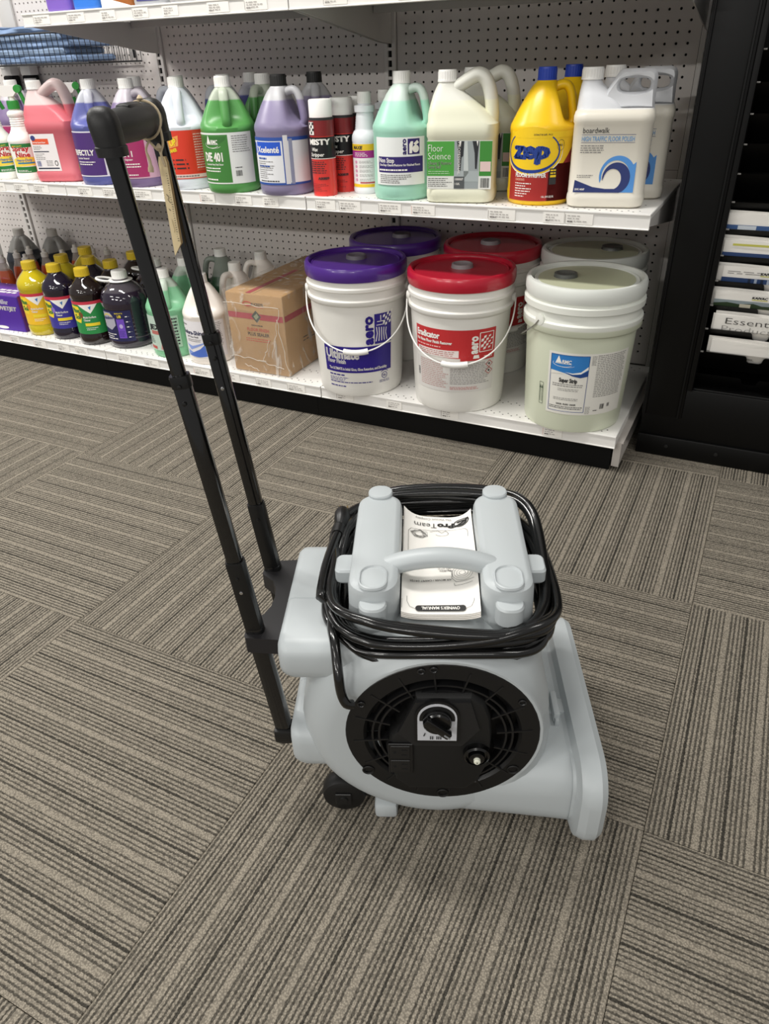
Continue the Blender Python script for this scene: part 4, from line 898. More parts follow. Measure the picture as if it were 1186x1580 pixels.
for v in b.verts:
    nz = noise.noise(Vector((v.co.x*26, v.co.y*26, v.co.z*14))); low = max(0, 1-v.co.z/.09)
    d_ = Vector((v.co.x/w2, (v.co.y-dd/2)/(dd/2), 0)); d_.z = 0
    v.co += d_*(.003*nz+.008*low*(.4+abs(noise.noise(v.co*45))))
    if v.co.z < .002: v.co.z = .002
G().bm(b).build('stretch_wrap', film_mat(), t, smooth=60); b.free()
fd = G()
for (x0, z0, x1, z1, q) in [(.10, .225, .055, .06, 3), (.085, .19, .112, .03, 5), (.05, .12, .02, .05, 7), (-.11, .232, .1, .226, 9), (-.11, .055, .03, .05, 2), (.0, .05, .09, .03, 4), (-.06, .03, .0, .012, 6)]:
    rd = random.Random(q); pts = [(x0+(x1-x0)*k/8+rd.uniform(-.004, .004), -.0085-rd.random()*.003, z0+(z1-z0)*k/8+rd.uniform(-.004, .004)) for k in range(9)]
    fd.tube(smooth_path(pts, 3), .0011, 6)
fd.build('wrap_fold', mat('#e4ddd2', .2, alpha=.55, coat=1.), t)

# ================================================================== TOP SHELF GOODS (only their feet show)
def tub(label, x, y, colr, wd, dp, ht, name, cat, alpha=1.):
    t = thing(name, label, cat, (x, y, ZT), R(10)); g = G()
    g.loft([[(a, b, z) for a, b in rrect(wd*k, dp*k, min(wd, dp)*.3, 5)] for z, k in ((0, .92), (.004, .98), (.012, 1), (ht-.02, 1.0), (ht, .9))])
    g.build('body', mat(colr, .3, alpha=alpha, coat=.5), t, smooth=50); G().lathe([(.02, ht), (.02, ht+.025), (.001, ht+.026)], 28).build('cap', CAPW, t)
    return t
t = tub('violet bottle at the left end of the top shelf', -1.735, -.485, '#7a5bb5', .085, .06, .2, 'cleaner_bottle', 'bottle')
t = tub('bright blue bottle on the top shelf, right of the violet one', -1.630, -.48, '#2f74cf', .092, .06, .2, 'cleaner_bottle', 'bottle')
t = tub('brown bottle with white base on the top shelf, third from the left', -1.515, -.475, '#9a5a22', .10, .06, .2, 'cleaner_bottle', 'bottle')
L = Lab(front(-.0302)); L.poly([(-.05, .004), (.05, .004), (.02, .012), (-.02, .022), (-.05, .024)], PAPER, 1); L.finish(t, 'label', 'print')
t = tub('clear plastic tub with navy label on the top shelf, right of the brown bottle', -1.400, -.475, '#b9bcc2', .105, .07, .12, 'storage_tub', 'tub', .7)
L = Lab(front(-.0352)); L.rect(-.035, .012, .035, .07, mat('#383a78', .5), 1); L.lines(-.03, .016, .03, .022, 1, PAPER, 2, .6, .1, 2, .01); L.finish(t, 'label', 'print')
t = tub('wide clear plastic tub on the top shelf, over the white red-labelled jug', -1.235, -.47, '#b4b6b8', .17, .12, .11, 'storage_tub', 'tub', .6)
t = tub('small clear tub on the top shelf, right of the wide one', -1.08, -.47, '#b09a88', .10, .07, .10, 'storage_tub', 'tub', .7)

# ================================================================== WIRE BASKET WITH BLUE CLOTHS
bk = thing('wire_basket', 'black wire basket hung on the pegboard at upper left, full of blue cloths', 'basket', (0, 0, 0))
bx0, bx1, by0, by1, bz0, bz1 = -2.60, -1.905, -.265, -.012, .998, 1.088
WM = mat('#0d0e12', .4); g = G()
g.tube([(bx0, by0, bz1), (bx1, by0, bz1), (bx1, by1, bz1-.02), (bx0, by1, bz1-.02)], .0030, 8, closed=True); g.tube([(bx0, by0, bz0), (bx1, by0, bz0), (bx1, by1, bz0), (bx0, by1, bz0)], .0026, 8, closed=True)
g.build('rim', WM, bk)
wires = []
wm = None
for i in range(29):
    x = bx0+(bx1-bx0)*i/28; G().tube([(x, by0, bz1), (x, by0, bz0), (x, by1, bz0), (x, by1, bz1-.02)], .0014, 6).build('wire', WM, bk)
for i in range(1, 11):
    y = by0+(by1-by0)*i/11; zt_ = bz1-.02*i/11; G().tube([(bx1, y, zt_), (bx1, y, bz0), (bx0, y, bz0)], .0014, 6).build('wire', WM, bk)
G().tube(smooth_path([(bx1-.08, by1, bz1-.01), (bx1-.03, by1-.01, bz1-.012), (bx1-.02, by1-.012, bz0+.01)], 4), .004, 8).build('hook', WM, bk)
# folded cloths: each a soft stack layer in a clear bag
CL = mat('#93a9c6', .75, bump=.5, bscale=140, var=.35); CL2 = mat('#8098bb', .75, bump=.5, bscale=120, var=.35)
FILM = mat('#dfe6f0', .1, alpha=.10, coat=1.)
def cloth(label, x0, x1, z0, z1, m, seed, y0=by0+.008, y1=by1-.05):
    t = thing('cloth_bundle', label, 'cloth', ((x0+x1)/2, (y0+y1)/2, z0), 0, 'bagged blue cloths'); b = bmesh.new(); bmesh.ops.create_cube(b, size=1)
    hx, hy, hz = (x1-x0)/2, (y1-y0)/2, (z1-z0)/2
    for v in b.verts: v.co = Vector((v.co.x*2*hx, v.co.y*2*hy, hz+v.co.z*2*hz))
    bmesh.ops.bevel(b, geom=b.edges[:], offset=hz*.55, segments=3, affect='EDGES')
    bmesh.ops.subdivide_edges(b, edges=[e for e in b.edges if e.calc_length() > .03], cuts=22, use_grid_fill=True)
    for v in b.verts:
        p = v.co*9+Vector((seed*3.1, 0, seed)); nx = noise.noise(Vector((p.x, p.y, p.z*9)))
        v.co += Vector((0, .010*abs(nx)*(1 if v.co.y < 0 else .3), .009*noise.noise(p*1.2)*(seed == 5)))
        v.co.y = max(v.co.y, -hy+.001); v.co.z = max(v.co.z, .001)
        if seed < 5: v.co.z = min(v.co.z, 2*hz)
    G().bm(b).build('folded_cloth', m, t, smooth=70); b.free()
    return t
zc_ = bz0+.004
for i_, (lb_, x1_, h_) in enumerate([('bagged blue cloths on the basket floor, lowest bundle', -1.975, .021), ('bagged blue cloths second from the bottom of the basket', -2.02, .022), ('bagged blue cloths in the middle of the basket stack', -1.985, .020), ('bagged blue cloths second from the top of the basket', -2.03, .021), ('bagged blue cloths heaped on top above the basket rim', -1.995, .024)]):
    cloth(lb_, -2.59, x1_, zc_, zc_+h_, (CL2, CL)[i_ % 2], i_+1); zc_ += h_+.0006
# two black-bristled brushes hanging below the basket
for (x, lb) in ((-2.575, 'black brush with white ferrule hanging on the pegboard, left one below the basket'), (-2.468, 'black brush with white ferrule hanging on the pegboard, right one below the basket')):
    t = thing('hanging_brush', lb, 'brush', (x, -.03, .80), 0, 'brushes below the basket'); g = G(); g.box(-.026, -.02, 0, .026, .02, .165, .006); g.build('bristles', mat('#0c0b0d', .95, bump=1., bscale=700), t)
    G().box(-.027, -.021, .165, .027, .021, .205, .004).build('ferrule', mat('#d4d2cf', .4), t); G().tube([(0, .01, .2), (0, .026, .215)], .003, 8).build('hook', CHROME, t)

# ================================================================== LITERATURE RACK
rk = thing('literature_rack', 'tall black steel brochure rack standing at the right end of the shelves', 'rack', (0, 0, 0))
BR = mat('#050505', .42, spec=.25, bump=.1, bscale=1600)
yf = -.40; xl = .034
G().box(xl, yf, .0, 1.0, -.06, .060, .003).build('plinth', BR, rk)
G().box(xl+.002, yf+.006, .060, 1.0, -.06, .205, .002).build('lower_panel', BR, rk)
G().box(xl, yf+.002, .120, xl+.105, -.06, 1.75, .003).build('stile', BR, rk)
g = G(); g.box(xl+.006, yf-.002, .12, xl+.010, yf+.004, 1.75, .001, 1); g.box(xl+.092, yf-.003, .12, xl+.098, yf+.004, 1.75, .001, 1); g.build('stile_bead', BR, rk)
G().box(xl+.105, yf-.004, .205, xl+.118, -.06, 1.75, .002).build('pocket_frame', BR, rk)
G().box(xl+.118, -.10, .205, 1.0, -.06, 1.75).build('rack_back', mat('#050505', .6), rk)
G().box(xl+.118, yf+.01, .196, 1.0, -.06, .210, .002).build('bottom_ledge', BR, rk)
for (x, z) in ((.115, .033), (.245, .033)): G().lathe([(.001, -.0035), (.005, -.003), (.0055, 0), (.001, 0.001)], 14, (x, yf, z), axis='y').build('screw', mat('#2a2a2a', .4, metal=.6), rk)
PP = .0603
PZ = [.2535+PP*k for k in range(13)]
px0, px1, nx0, nx1 = .152, .50, .262, .302
yb0, yfr, PH = -.335, -.392, .064
def pocket(z):
    """front plate sloping out towards the aisle, with a thumb notch in its upper edge"""
    pts = [(px0, 0), (px1, 0), (px1, PH), (nx1+.004, PH), (nx1, PH-.004), (nx1-.003, PH-.020), (nx1-.008, PH-.024), (nx0+.008, PH-.024), (nx0+.003, PH-.020), (nx0, PH-.004), (nx0-.004, PH), (px0, PH)]
    sl = lambda u, v, d: (u, yb0+(yfr-yb0)*v/PH+d, z-PH+v)
    g = G().prism(pts, sl, 0, .0022)
    g.prism([(px0, 0), (px1, 0), (px1, .003), (px0, .003)], sl, 0, .12)
    return g.build('pocket', BR, rk, smooth=0)
for z in PZ: pocket(z)
tip = mat('#8c8a86', .4)
g = G()
for z in PZ[1:]: g.box(px0-.001, yfr-.002, z-.002, px0+.007, yfr+.004, z+.0012, .0006, 1)
g.build('pocket_end_clip', tip, rk)
# brochures standing in the pockets, each pocket's sheaf is its own thing
def sheaf(k, x0, up, lean, label, fn, n=4, base='#e6e3dd', w_=.26):
    t = thing('brochure_sheaf', label, 'brochures', (x0, 0, PZ[k]-PH+.004), 0, 'brochures in the rack pockets'); V0 = PH-.004; H = V0+up
    def yy(v): return yb0+.004+(yfr-yb0)*min(v, V0)/PH-.15*max(0, v-V0)
    for i in range(n):
        rd = random.Random(k*10+i); dx = rd.uniform(-.002, .004)+(-.007 if i > n-3 and k % 2 else 0)+(.012 if i == 0 and k in (4, 5) else 0); hh_ = H+rd.uniform(-.003, .002)+.0022*i
        g = G(); v = []; f = []; vs = [0, V0*.5, V0*.9, V0, V0+.3*(hh_-V0), V0+.65*(hh_-V0), hh_]; N = len(vs)-1; M_ = 6
        for q, vv in enumerate(vs):
            for p in range(M_+1):
                uu = dx+w_*p/M_; wave = .0022*S(p*1.1+k+i)*max(0, (vv-V0)/(H-V0)); zz_ = vv-(.010*(p/M_)**2 if q == N else 0)
                v.append((uu, yy(vv)+.0034*i+wave*.6, zz_))
        n1 = len(v); v += [(a, b_+.0016, c) for a, b_, c in v]; W1 = M_+1
        for q in range(N):
            for p in range(M_): f.append((q*W1+p, q*W1+p+1, (q+1)*W1+p+1, (q+1)*W1+p)); f.append((n1+q*W1+p, n1+(q+1)*W1+p, n1+(q+1)*W1+p+1, n1+q*W1+p+1))
        for q in range(N):
            for p in (0, M_): f.append((q*W1+p, (q+1)*W1+p, n1+(q+1)*W1+p, n1+q*W1+p))
        for p in range(M_):
            for q in (0, N): f.append((q*W1+p, q*W1+p+1, n1+q*W1+p+1, n1+q*W1+p))
        g.add(v, f).build('brochure', mat(base if i % 3 else '#efece6', .55), t, smooth=0)
    L = Lab(lambda u, v, off: (u+.012*(k in (4, 5)), yy(v)-.0016-off, v), .03); fn(L, H); L.finish(t, 'cover_print', 'print'); return t
def f_plain(L, H): L.rect(.004, .055, .25, H-.004, mat('#d9d6d0', .6), 0)
def f_a(L, H): L.rect(.004, .060, .24, .070, mat('#3a5a8c', .6), 0); L.rect(.03, .060, .07, .069, mat('#c8d0d8', .6), 1); L.rect(.10, .060, .17, .07, mat('#b89a6a', .6), 1)
def f_b(L, H): L.rect(.0, .058, .24, .068, mat('#39507f', .6), 0); L.rect(.02, H-.014, .24, H-.009, mat('#c3c05a', .6), 1)
def f_c(L, H):
    L.rect(.0, .058, .24, .070, mat('#2c4470', .6), 0)
    for i in range(8): L.rect(.06+.014*i, .058, .066+.014*i, .0695, mat('#a8b4c8' if i % 2 else '#1c2a44', .6), 1)
    L.lines(.012, H-.017, .10, H-.008, 2, INKG, 2, .35, .2, 3, .03); L.text('KAIVAC', .085, .080, .006, INK, 2, w=.034, bold=.05, shear=.2); L.rect(.085, .0765, .12, .0785, mat('#c3c05a', .6), 2)
def f_d(L, H): L.rect(.0, .058, .24, .076, mat('#8f9ba0', .6), 0); L.poly([(.0, .066), (.03, .070), (.06, .067), (.09, .071), (.11, .066), (.24, .069), (.24, .058), (.0, .058)], mat('#2f4028', .6), 1); L.rect(.06, .059, .085, .068, mat('#c6c0ac', .6), 2); L.text('KAIVAC', .085, .083, .006, INK, 2, w=.034, bold=.05, shear=.2); L.rect(.085, .0795, .12, .0815, mat('#c3c05a', .6), 2)
def f_e(L, H): L.text('Essential', .030, .0765, .0170, mat('#4a4846', .6), 2, w=.132, bold=-.008); L.text('Products', .024, .0560, .0170, mat('#a4a29e', .6), 2, w=.128, bold=-.014)
def f_f(L, H): L.text('Contact', .083, .0445, .005, INK, 2, w=.022, bold=.018); L.lines(.083, .0412, .11, .043, 1, INKG, 2, .5, .2, 3, .008)
sheaf(6, .146, .036, 0, 'white brochures in the uppermost filled pocket, above the yellow-edged sheaf', f_a)
sheaf(5, .142, .038, 0, 'brochures with yellow page edges and a blue band below, second filled pocket', f_b)
sheaf(4, .152, .035, 0, 'brochures showing dark blue stripes, third filled pocket from the top', f_c)
sheaf(3, .158, .037, 0, 'brochures with a tree-line photo, just above the large-lettered sheaf', f_d)
sheaf(2, .165, .038, 0, 'brochures with large thin grey lettering, fifth filled pocket', f_e)
sheaf(1, .172, .034, 0, 'blank white brochures with slip in the thumb notch, lowest filled pocket', f_f)

# ================================================================== AIR MOVER
TH = R(24)
am = thing('air_mover', 'pale grey carpet air mover with black intake cover and raised telescoping handle, on the carpet', 'blower', (.195, -1.681, 0), TH)
CX, CZ = -.2145, .205
def rad(a):
    T = [(0, .152), (20, .153), (45, .166), (70, .166), (90, .164), (120, .172), (150, .188), (180, .199), (210, .201), (240, .199), (270, .198), (300, .192), (330, .172), (360, .152)]
    for (a0, r0_), (a1, r1_) in zip(T, T[1:]):
        if a0 <= a <= a1:
            t_ = (a-a0)/(a1-a0); return r0_+(r1_-r0_)*t_
    return .160
out = []
for a in range(0, 360, 6):
    r_ = rad(a); out.append((CX+r_*Cc(R(a)), CZ+r_*S(R(a))))
n_ = len(out)
def inset(d):
    res = []
    for i in range(n_):
        p0, p1, p2 = out[i-1], out[i], out[(i+1) % n_]
        t_ = Vector((p2[0]-p0[0], p2[1]-p0[1])); t_.normalize(); nn = Vector((-t_.y, t_.x)); res.append((p1[0]+nn.x*d, p1[1]+nn.y*d))
    return res
rings = [(.021, .046), (.0225, .037), (.027, .026), (.036, .015), (.050, .006), (.066, .0015), (.083, 0), (.143, 0), (.1445, .0016), (.146, 0), (.22, 0), (.245, .003), (.265, .010), (.280, .022), (.288, .036), (.290, .050)]
def keep_out(pts, r_):
    res = []
    for x, z in pts:
        d = math.hypot(x-CX, z-.2055); k = max(1, r_/d); res.append((CX+(x-CX)*k, .2055+(z-.2055)*k))
    return res
secs = []
for i, (y, d) in enumerate(rings):
    p = inset(d)
    if i < 4: p = keep_out(p, .1362+.0012*i)
    secs.append([(x, y, z) for x, z in p])
hole = []
for x, y, z in secs[0]:
    a_ = math.atan2(z-.2055, x-CX); hole.append((CX+.1325*Cc(a_), .2055+.1325*S(a_)))
secs = [[(x, .055, z) for x, z in hole], [(x, .0212, z) for x, z in hole]]+secs
g = G(); g.loft(secs, caps=False); n0 = len(secs)-1; g.f.append(tuple(n0*n_+k for k in range(n_)))
def dsec(x, ya, yb_, za, zb_, r_): return [(x, a, b_) for a, b_ in rrect(yb_-ya, zb_-za, r_, 8, (ya+yb_)/2, (za+zb_)/2)]
g.loft([dsec(-.275, .050, .270, .022, .100, .038), dsec(-.24, .034, .280, .010, .118, .048), dsec(-.20, .0245, .288, .0065, .132, .055), dsec(-.15, .0195, .294, .005, .138, .057), dsec(-.10, .0155, .299, .0045, .139, .056), dsec(-.05, .012, .304, .005, .138, .052), dsec(-.012, .009, .310, .004, .137, .050)])
body = g.build('housing', GREY, am, smooth=45)
# outlet flange
def fring(yc, zc, wy, hz, r_, x): return [(x, yc+a, zc+b) for a, b in rrect(wy, hz, r_, 6)]
fy, fz = .166, .080
g = G(); g.loft([fring(.156, .072, .256, .116, .050, -.085), fring(.157, .073, .262, .120, .050, -.040), fring(fy-.004, fz-.004, .300, .130, .05, -.027), fring(fy, fz, .362, .152, .050, -.022), fring(fy, fz, .376, .158, .055, -.012), fring(fy, fz, .378, .159, .056, .004), fring(fy, fz, .364, .148, .05, .013), fring(fy, fz, .340, .134, .045, .0145), fring(fy, fz, .330, .126, .04, .010), fring(fy, fz, .318, .116, .036, -.03)], caps=False)
fl_ = g.build('outlet_flange', GREY, am, smooth=30)
g = G()
for k in range(9):
    y = fy-.11+.0275*k; g.box(-.028, y-.0012, fz-.044, -.024, y+.0012, fz+.044)
g.box(-.034, fy-.118, fz-.046, -.032, fy+.118, fz+.046)
g.build('outlet_grille', mat('#161616', .6), fl_)
# latch on the duct top at the parting line
g = G(); g.box(-.066, .122, .130, -.022, .150, .1425, .002); g.box(-.046, .104, .138, -.036, .152, .157, .003); g.box(-.0445, .098, .134, -.0375, .106, .150, .002)
g.build('latch', GREY, am)
# rear feet (standing pads)
for (z0, z1, x0, y0, y1) in ((.280, .345, -.434, .040, .285), (.108, .186, -.432, .036, .28)):
    g = G(); secs = []
    for y, ins in ((y0, .024), (y0+.003, .012), (y0+.010, .004), (y0+.022, 0), (.143, 0), (.1445, .0014), (.146, 0), (y1-.022, 0), (y1-.01, .004), (y1-.003, .012), (y1, .024)):
        L0, Zt, Zb = x0+ins*.5, z1-ins*.9, z0+ins
        rc = min(.020, (Zt-Zb)*.5); r2 = min(.012, (Zt-Zb)*.4); pts = []
        pts.append((-.30, Zt)); pts += [(L0+r2+r2*Cc(R(a)), Zt-r2+r2*S(R(a))) for a in (90, 120, 150, 180)]
        pts += [(L0+rc+rc*Cc(R(a)), Zb+rc+rc*S(R(a))) for a in (180, 205, 230, 255, 270)]; pts.append((-.33, Zb))
        secs.append([(a, y, b) for a, b in pts])
    g.loft(secs); g.build('rear_foot', GREY, am, smooth=40)
g = G(); g.box(-.408, .10, .215, -.385, .19, .240, .006); g.build('rear_rib', GREY, am)
# small moulded foot under the front-left and wheels
for y_ in (.034, .225): G().box(-.315, y_, .0, -.280, y_+.040, .030, .006).build('floor_pad', GREY, am)
def wheel(y):
    g = G().lathe([(.001, -.016), (.024, -.016), (.031, -.013), (.034, -.006), (.034, .006), (.031, .013), (.024, .016), (.001, .016)], 36, (-.362, y, .034), axis='y'); o = g.build('wheel', mat('#0a0a0a', .5), am)
    g = G().box(-.375, y-.019, .022, -.350, y-.0165, .046, .002, 1); g.lathe([(.001, -.021), (.006, -.021), (.007, -.016), (.001, -.015)], 16, (-.362, y, .034), axis='y'); g.build('hub', mat('#141414', .45), o)
wheel(.060); wheel(.232)
G().tube([(-.362, .05, .034), (-.362, .24, .034)], .006, 10).box(-.36, .052, .026, -.285, .078, .052, .006).box(-.36, .215, .026, -.285, .240, .052, .006).build('axle_mount', mat('#0c0c0c', .5), am)
# ---- intake cover
R0 = .1345
def dy(prof, seg=72): return prof
IC = mat('#0b0b0c', .42)
DZ = .2055
g = G().lathe([(R0-.006, .060), (R0, .050), (R0, .004), (R0-.003, .001), (.108, .000), (.104, .004), (.103, .028), (.060, .0285), (.001, .0285)], 72, (CX, 0, DZ), axis='y', close=False)
cover = g.build('intake_cover', IC, am, (0, .0195, 0), smooth=30)
g = G()
for r_ in (.0955, .0865): g.lathe([(r_-.0014, .012), (r_-.0014, .000), (r_+.0014, .000), (r_+.0014, .012)], 64, (CX, 0, DZ), axis='y', close=False)
g.build('grille_ring', mat('#151516', .35), cover)
for k in range(16):
    a = 2*PI*k/16+.1; M_ = Matrix.Translation((CX, 0, DZ)) @ Matrix.Rotation(-a, 4, 'Y'); G().box(.074, -.0005, -.0012, .122, .014, .0012, mtx=M_).build('grille_spoke', mat('#151516', .35), cover)
for (da, db) in ((.002, -.122), (.1, -.068), (-.104, -.073), (-.108, .06), (.104, .066), (-.028, .121), (-.012, .124)):
    r1 = .0075 if db < 0 else .004
    g = G().lathe([(r1+.0015, -.0006), (r1, -.0015), (r1*.75, -.0004), (r1*.7, .006), (.001, .006)], 20, (CX+da, 0, DZ+db), axis='y', close=False); g.build('screw_recess', mat('#040404', .5) if db < 0 else mat('#1a1a1b', .3), cover)
# motor and switch housing
hpts = [(-.036, .078), (.038, .078), (.055, .064), (.064, .036), (.067, .0), (.0655, -.056), (.050, -.098), (.034, -.113), (-.048, -.113), (-.066, -.094), (-.074, -.058), (-.078, -.028), (-.070, .0), (-.058, .016), (-.046, .040), (-.038, .062)]
def hsec(sc, y): return [(CX+a*sc, y, DZ+.006+b*sc) for a, b in hpts]
g = G(); g.loft([hsec(1.02, .0284), hsec(1.0, .006), hsec(.985, -.002), hsec(.95, -.0065), hsec(.90, -.008)])
mot = g.build('switch_housing', BLKR, am, (0, .0195, 0), smooth=30)
g = G(); g.prism([(-.036, .071), (.036, .071), (.049, .020), (.026, -.012), (-.038, -.012), (-.060, .012)], lambda u, v, d: (CX+u, d, DZ+.007+v), -.0125, -.006); g.build('switch_bezel', mat('#19191a', .5, bump=.15, bscale=1500), mot, smooth=20)
DZ += .016
KX, KZ = -.0075, .040
arch = [(KX-.026, -.006), (KX+.026, -.006)]+[(KX+.026*Cc(R(a)), .036+.027*S(R(a))) for a in range(0, 181, 12)]
g = G().prism([(KX+(p[0]-KX)*1.13, .028+(p[1]-.028)*1.12) for p in arch], lambda u, v, d: (CX+u, d, DZ+v), -.0155, -.011); g.build('dial_frame', IC, mot, smooth=20)
dp = G().prism(arch, lambda u, v, d: (CX+u, d, DZ+v), -.0162, -.0145).build('dial_plate', mat('#c9cbd0', .45), mot, smooth=0)
L = Lab(lambda u, v, off: (CX+u, -.0162-off, DZ+v)); L.poly([(KX+.0235*Cc(R(a)), .036+.0235*S(R(a))) for a in range(-10, 191, 10)], mat('#141414', .5), 0); L.text('I', KX-.0185, .0035, .0062, INK, 3, w=.0016, bold=.03, shear=.3); L.text('II', KX-.0095, -.0025, .0062, INK, 3, w=.0042, bold=.02); L.text('III', KX-.001, -.0025, .0062, INK, 3, w=.0066, bold=.02); L.text('O', KX+.0115, .0015, .0064, INK, 3, w=.0060, bold=.04)
L.finish(mot, 'dial_print', 'dial_lettering', flat=True)
g = G().lathe([(.0195, -.0165), (.0185, -.024), (.0165, -.026), (.001, -.026)], 36, (CX+KX, 0, DZ+KZ-.006), axis='y', close=False)
kb = g.build('speed_knob', BLKG, mot)
M_ = Matrix.Translation((CX+KX, 0, DZ+KZ-.006)) @ Matrix.Rotation(R(42), 4, 'Y')
G().box(-.0215, -.035, -.0052, .0215, -.024, .0052, .002, mtx=M_).build('knob_grip', BLKG, mot); G().box(.012, -.0355, -.0012, .022, -.0348, .0012, mtx=M_).build('pointer', mat('#8b8d8f', .4), mot)
DZ -= .016
g = G().box(CX-.074, -.0115, DZ-.064, CX-.040, -.006, DZ-.004, .001, 1); ob = g.build('outlet_box', mat('#0f0f10', .35), mot)
for zc in (-.0195, -.0485):
    sk = G().box(CX-.071, -.0128, DZ+zc-.0125, CX-.044, -.011, DZ+zc+.0125, .0008, 1).build('socket', mat('#151516', .3), mot); g = G()
    for dz_ in (-.0048, .0048): g.box(CX-.056, -.0131, DZ+zc+dz_-.0006, CX-.0475, -.0126, DZ+zc+dz_+.0006)
    g.lathe([(.001, -.0131), (.002, -.0131), (.002, -.0126)], 10, (CX-.065, 0, DZ+zc), axis='y')
    g.v = [p for p in g.v]; g.build('socket_slot', mat('#020202', .9), mot)
g = G().lathe([(.0185, -.006), (.0178, -.016), (.0150, -.018), (.0135, -.014), (.0115, -.014), (.0105, -.020), (.0085, -.021), (.001, -.021)], 36, (CX+.0465, 0, DZ-.022), axis='y', close=False); rs = g.build('breaker_ring', BLKG, mot)
G().lathe([(.0046, -.020), (.0046, -.0250), (.0036, -.0262), (.001, -.0265)], 20, (CX+.0465, 0, DZ-.022), axis='y', close=False).build('breaker_button', mat('#e9ead8', .35), mot)
# ---- cord posts (the two grey bars) with the arched carrying handle
def cord_post(xa, xb, sgn):
    xc, wd = (xa+xb)/2, xb-xa; y0, y1 = .067, .314; yc, ln = (y0+y1)/2, y1-y0; g = G(); secs = []
    for z, ins in ((.315, -.004), (.372, -.001), (.408, 0), (.4145, .002), (.4185, .0065), (.4195, .010)): secs.append([(x, y, z) for x, y in rrect(wd-2*ins, ln-2*ins, .030-ins*.5, 7, xc, yc)])
    g.loft(secs); o = g.build('cord_post', GREY, am, smooth=25)
    g = G(); g.loft([[(x, y, z) for x, y in rrect(.037-2*i, .050-2*i, .017, 6, xc, .0945)] for z, i in ((.4185, -.001), (.4212, 0), (.4218, .0012), (.4190, .003))]); g.build('stacking_recess', GREY, o, smooth=20)
    g = G(); g.loft([[(x, y, z) for x, y in rrect(.037-2*i, .036-2*i, .016, 6, xc, .306)] for z, i in ((.405, 0), (.4225, 0), (.4245, .0012), (.425, .003))]); g.build('stacking_nub', GREY, o, smooth=25)
    g = G(); g.loft([[(x, y, z) for x, y in rrect(.036-2*i, .034-2*i, .015, 6, xc, .066)] for z, i in ((.375, 0), (.3985, 0), (.4015, .0015), (.402, .004))]); g.build('front_nub', GREY, o, smooth=25)
    xo = xa if sgn < 0 else xb
    g = G(); g.loft([[(x, y, z) for x, y in rrect(.036-2*i, .040-2*i, .008, 4, xo+sgn*.004, .149)] for z, i in ((.382, .002), (.385, 0), (.401, 0), (.404, .002), (.4045, .005))]); g.build('cord_tab', GREY, o, smooth=25)
    return o
cord_post(-.338, -.271, -1); cord_post(-.163, -.096, 1)
P_ = [(-.300, .136, .402), (-.272, .136, .413), (-.245, .136, .4195), (-.217, .136, .4220), (-.189, .136, .4195), (-.162, .136, .413), (-.134, .136, .402)]
G().tube(smooth_path(P_, 5), .0135, 18, flat=1.15).build('carry_handle', GREY, am, smooth=60)
# ---- power cord wound round the posts
rd = random.Random(5); pts = []
NL = 10
for L_ in range(NL):
    aX, aYf, aYb = .142+rd.uniform(-.004, .014), .134+rd.uniform(-.006, .010), .166+rd.uniform(-.006, .014); zz = .346+.0135*(L_ % 4)+rd.uniform(-.003, .003); ph = rd.uniform(0, 6)
    for k in range(24):
        a = 2*PI*k/24+PI; c, s_ = Cc(a), S(a); e = .62
        x = CX-.003+aX*math.copysign(abs(c)**e, c); y = .168+(aYf if s_ < 0 else aYb)*math.copysign(abs(s_)**e, s_)
        lift = .016*(1 if s_ > 0 else 0)*abs(s_); sag = -.012*max(0, -s_)
        pts.append((x+.005*S(3*a+ph), y+.0045*Cc(2*a+ph), zz+lift+sag+.0085*S(2*a+ph)+.003*S(5*a+ph*2)))
start = [(CX-.118, .009, .277), (CX-.126, .006, .282), (CX-.132, .010, .297), (CX-.134, .014, .325), (CX-.140, .045, .352), (CX-.148, .085, .352)]
end = [(CX-.160, .10, .380), (CX-.163, .15, .385), (CX-.158, .20, .390), (CX-.152, .235, .394)]
CORD = mat('#0a0a0a', .22, coat=.4)
cd = G().tube(smooth_path(start+pts+end, 4), .0066, 10).build('power_cord', CORD, am, smooth=60)
e0 = Vector(end[-1]); g = G(); g.tube([e0, e0+Vector((.002, .018, .003))], .0078, 12); g.tube([e0+Vector((.002, .016, .003)), e0+Vector((.003, .026, .004)), e0+Vector((.004, .040, .005)), e0+Vector((.004, .050, .005))], [.008, .013, .0155, .013], 12, flat=.8)
pg = g.build('plug', mat('#0c0c0c', .4), cd)
g = G()
for dx in (-.006, .006): g.box(e0.x+.004+dx-.0007, e0.y+.050, e0.z+.002, e0.x+.004+dx+.0007, e0.y+.066, e0.z+.008)
g.tube([(e0.x+.004, e0.y+.05, e0.z-.002), (e0.x+.004, e0.y+.066, e0.z-.002)], .0022, 8); g.build('plug_prong', mat('#c8a86a', .3, metal=1.), cd)

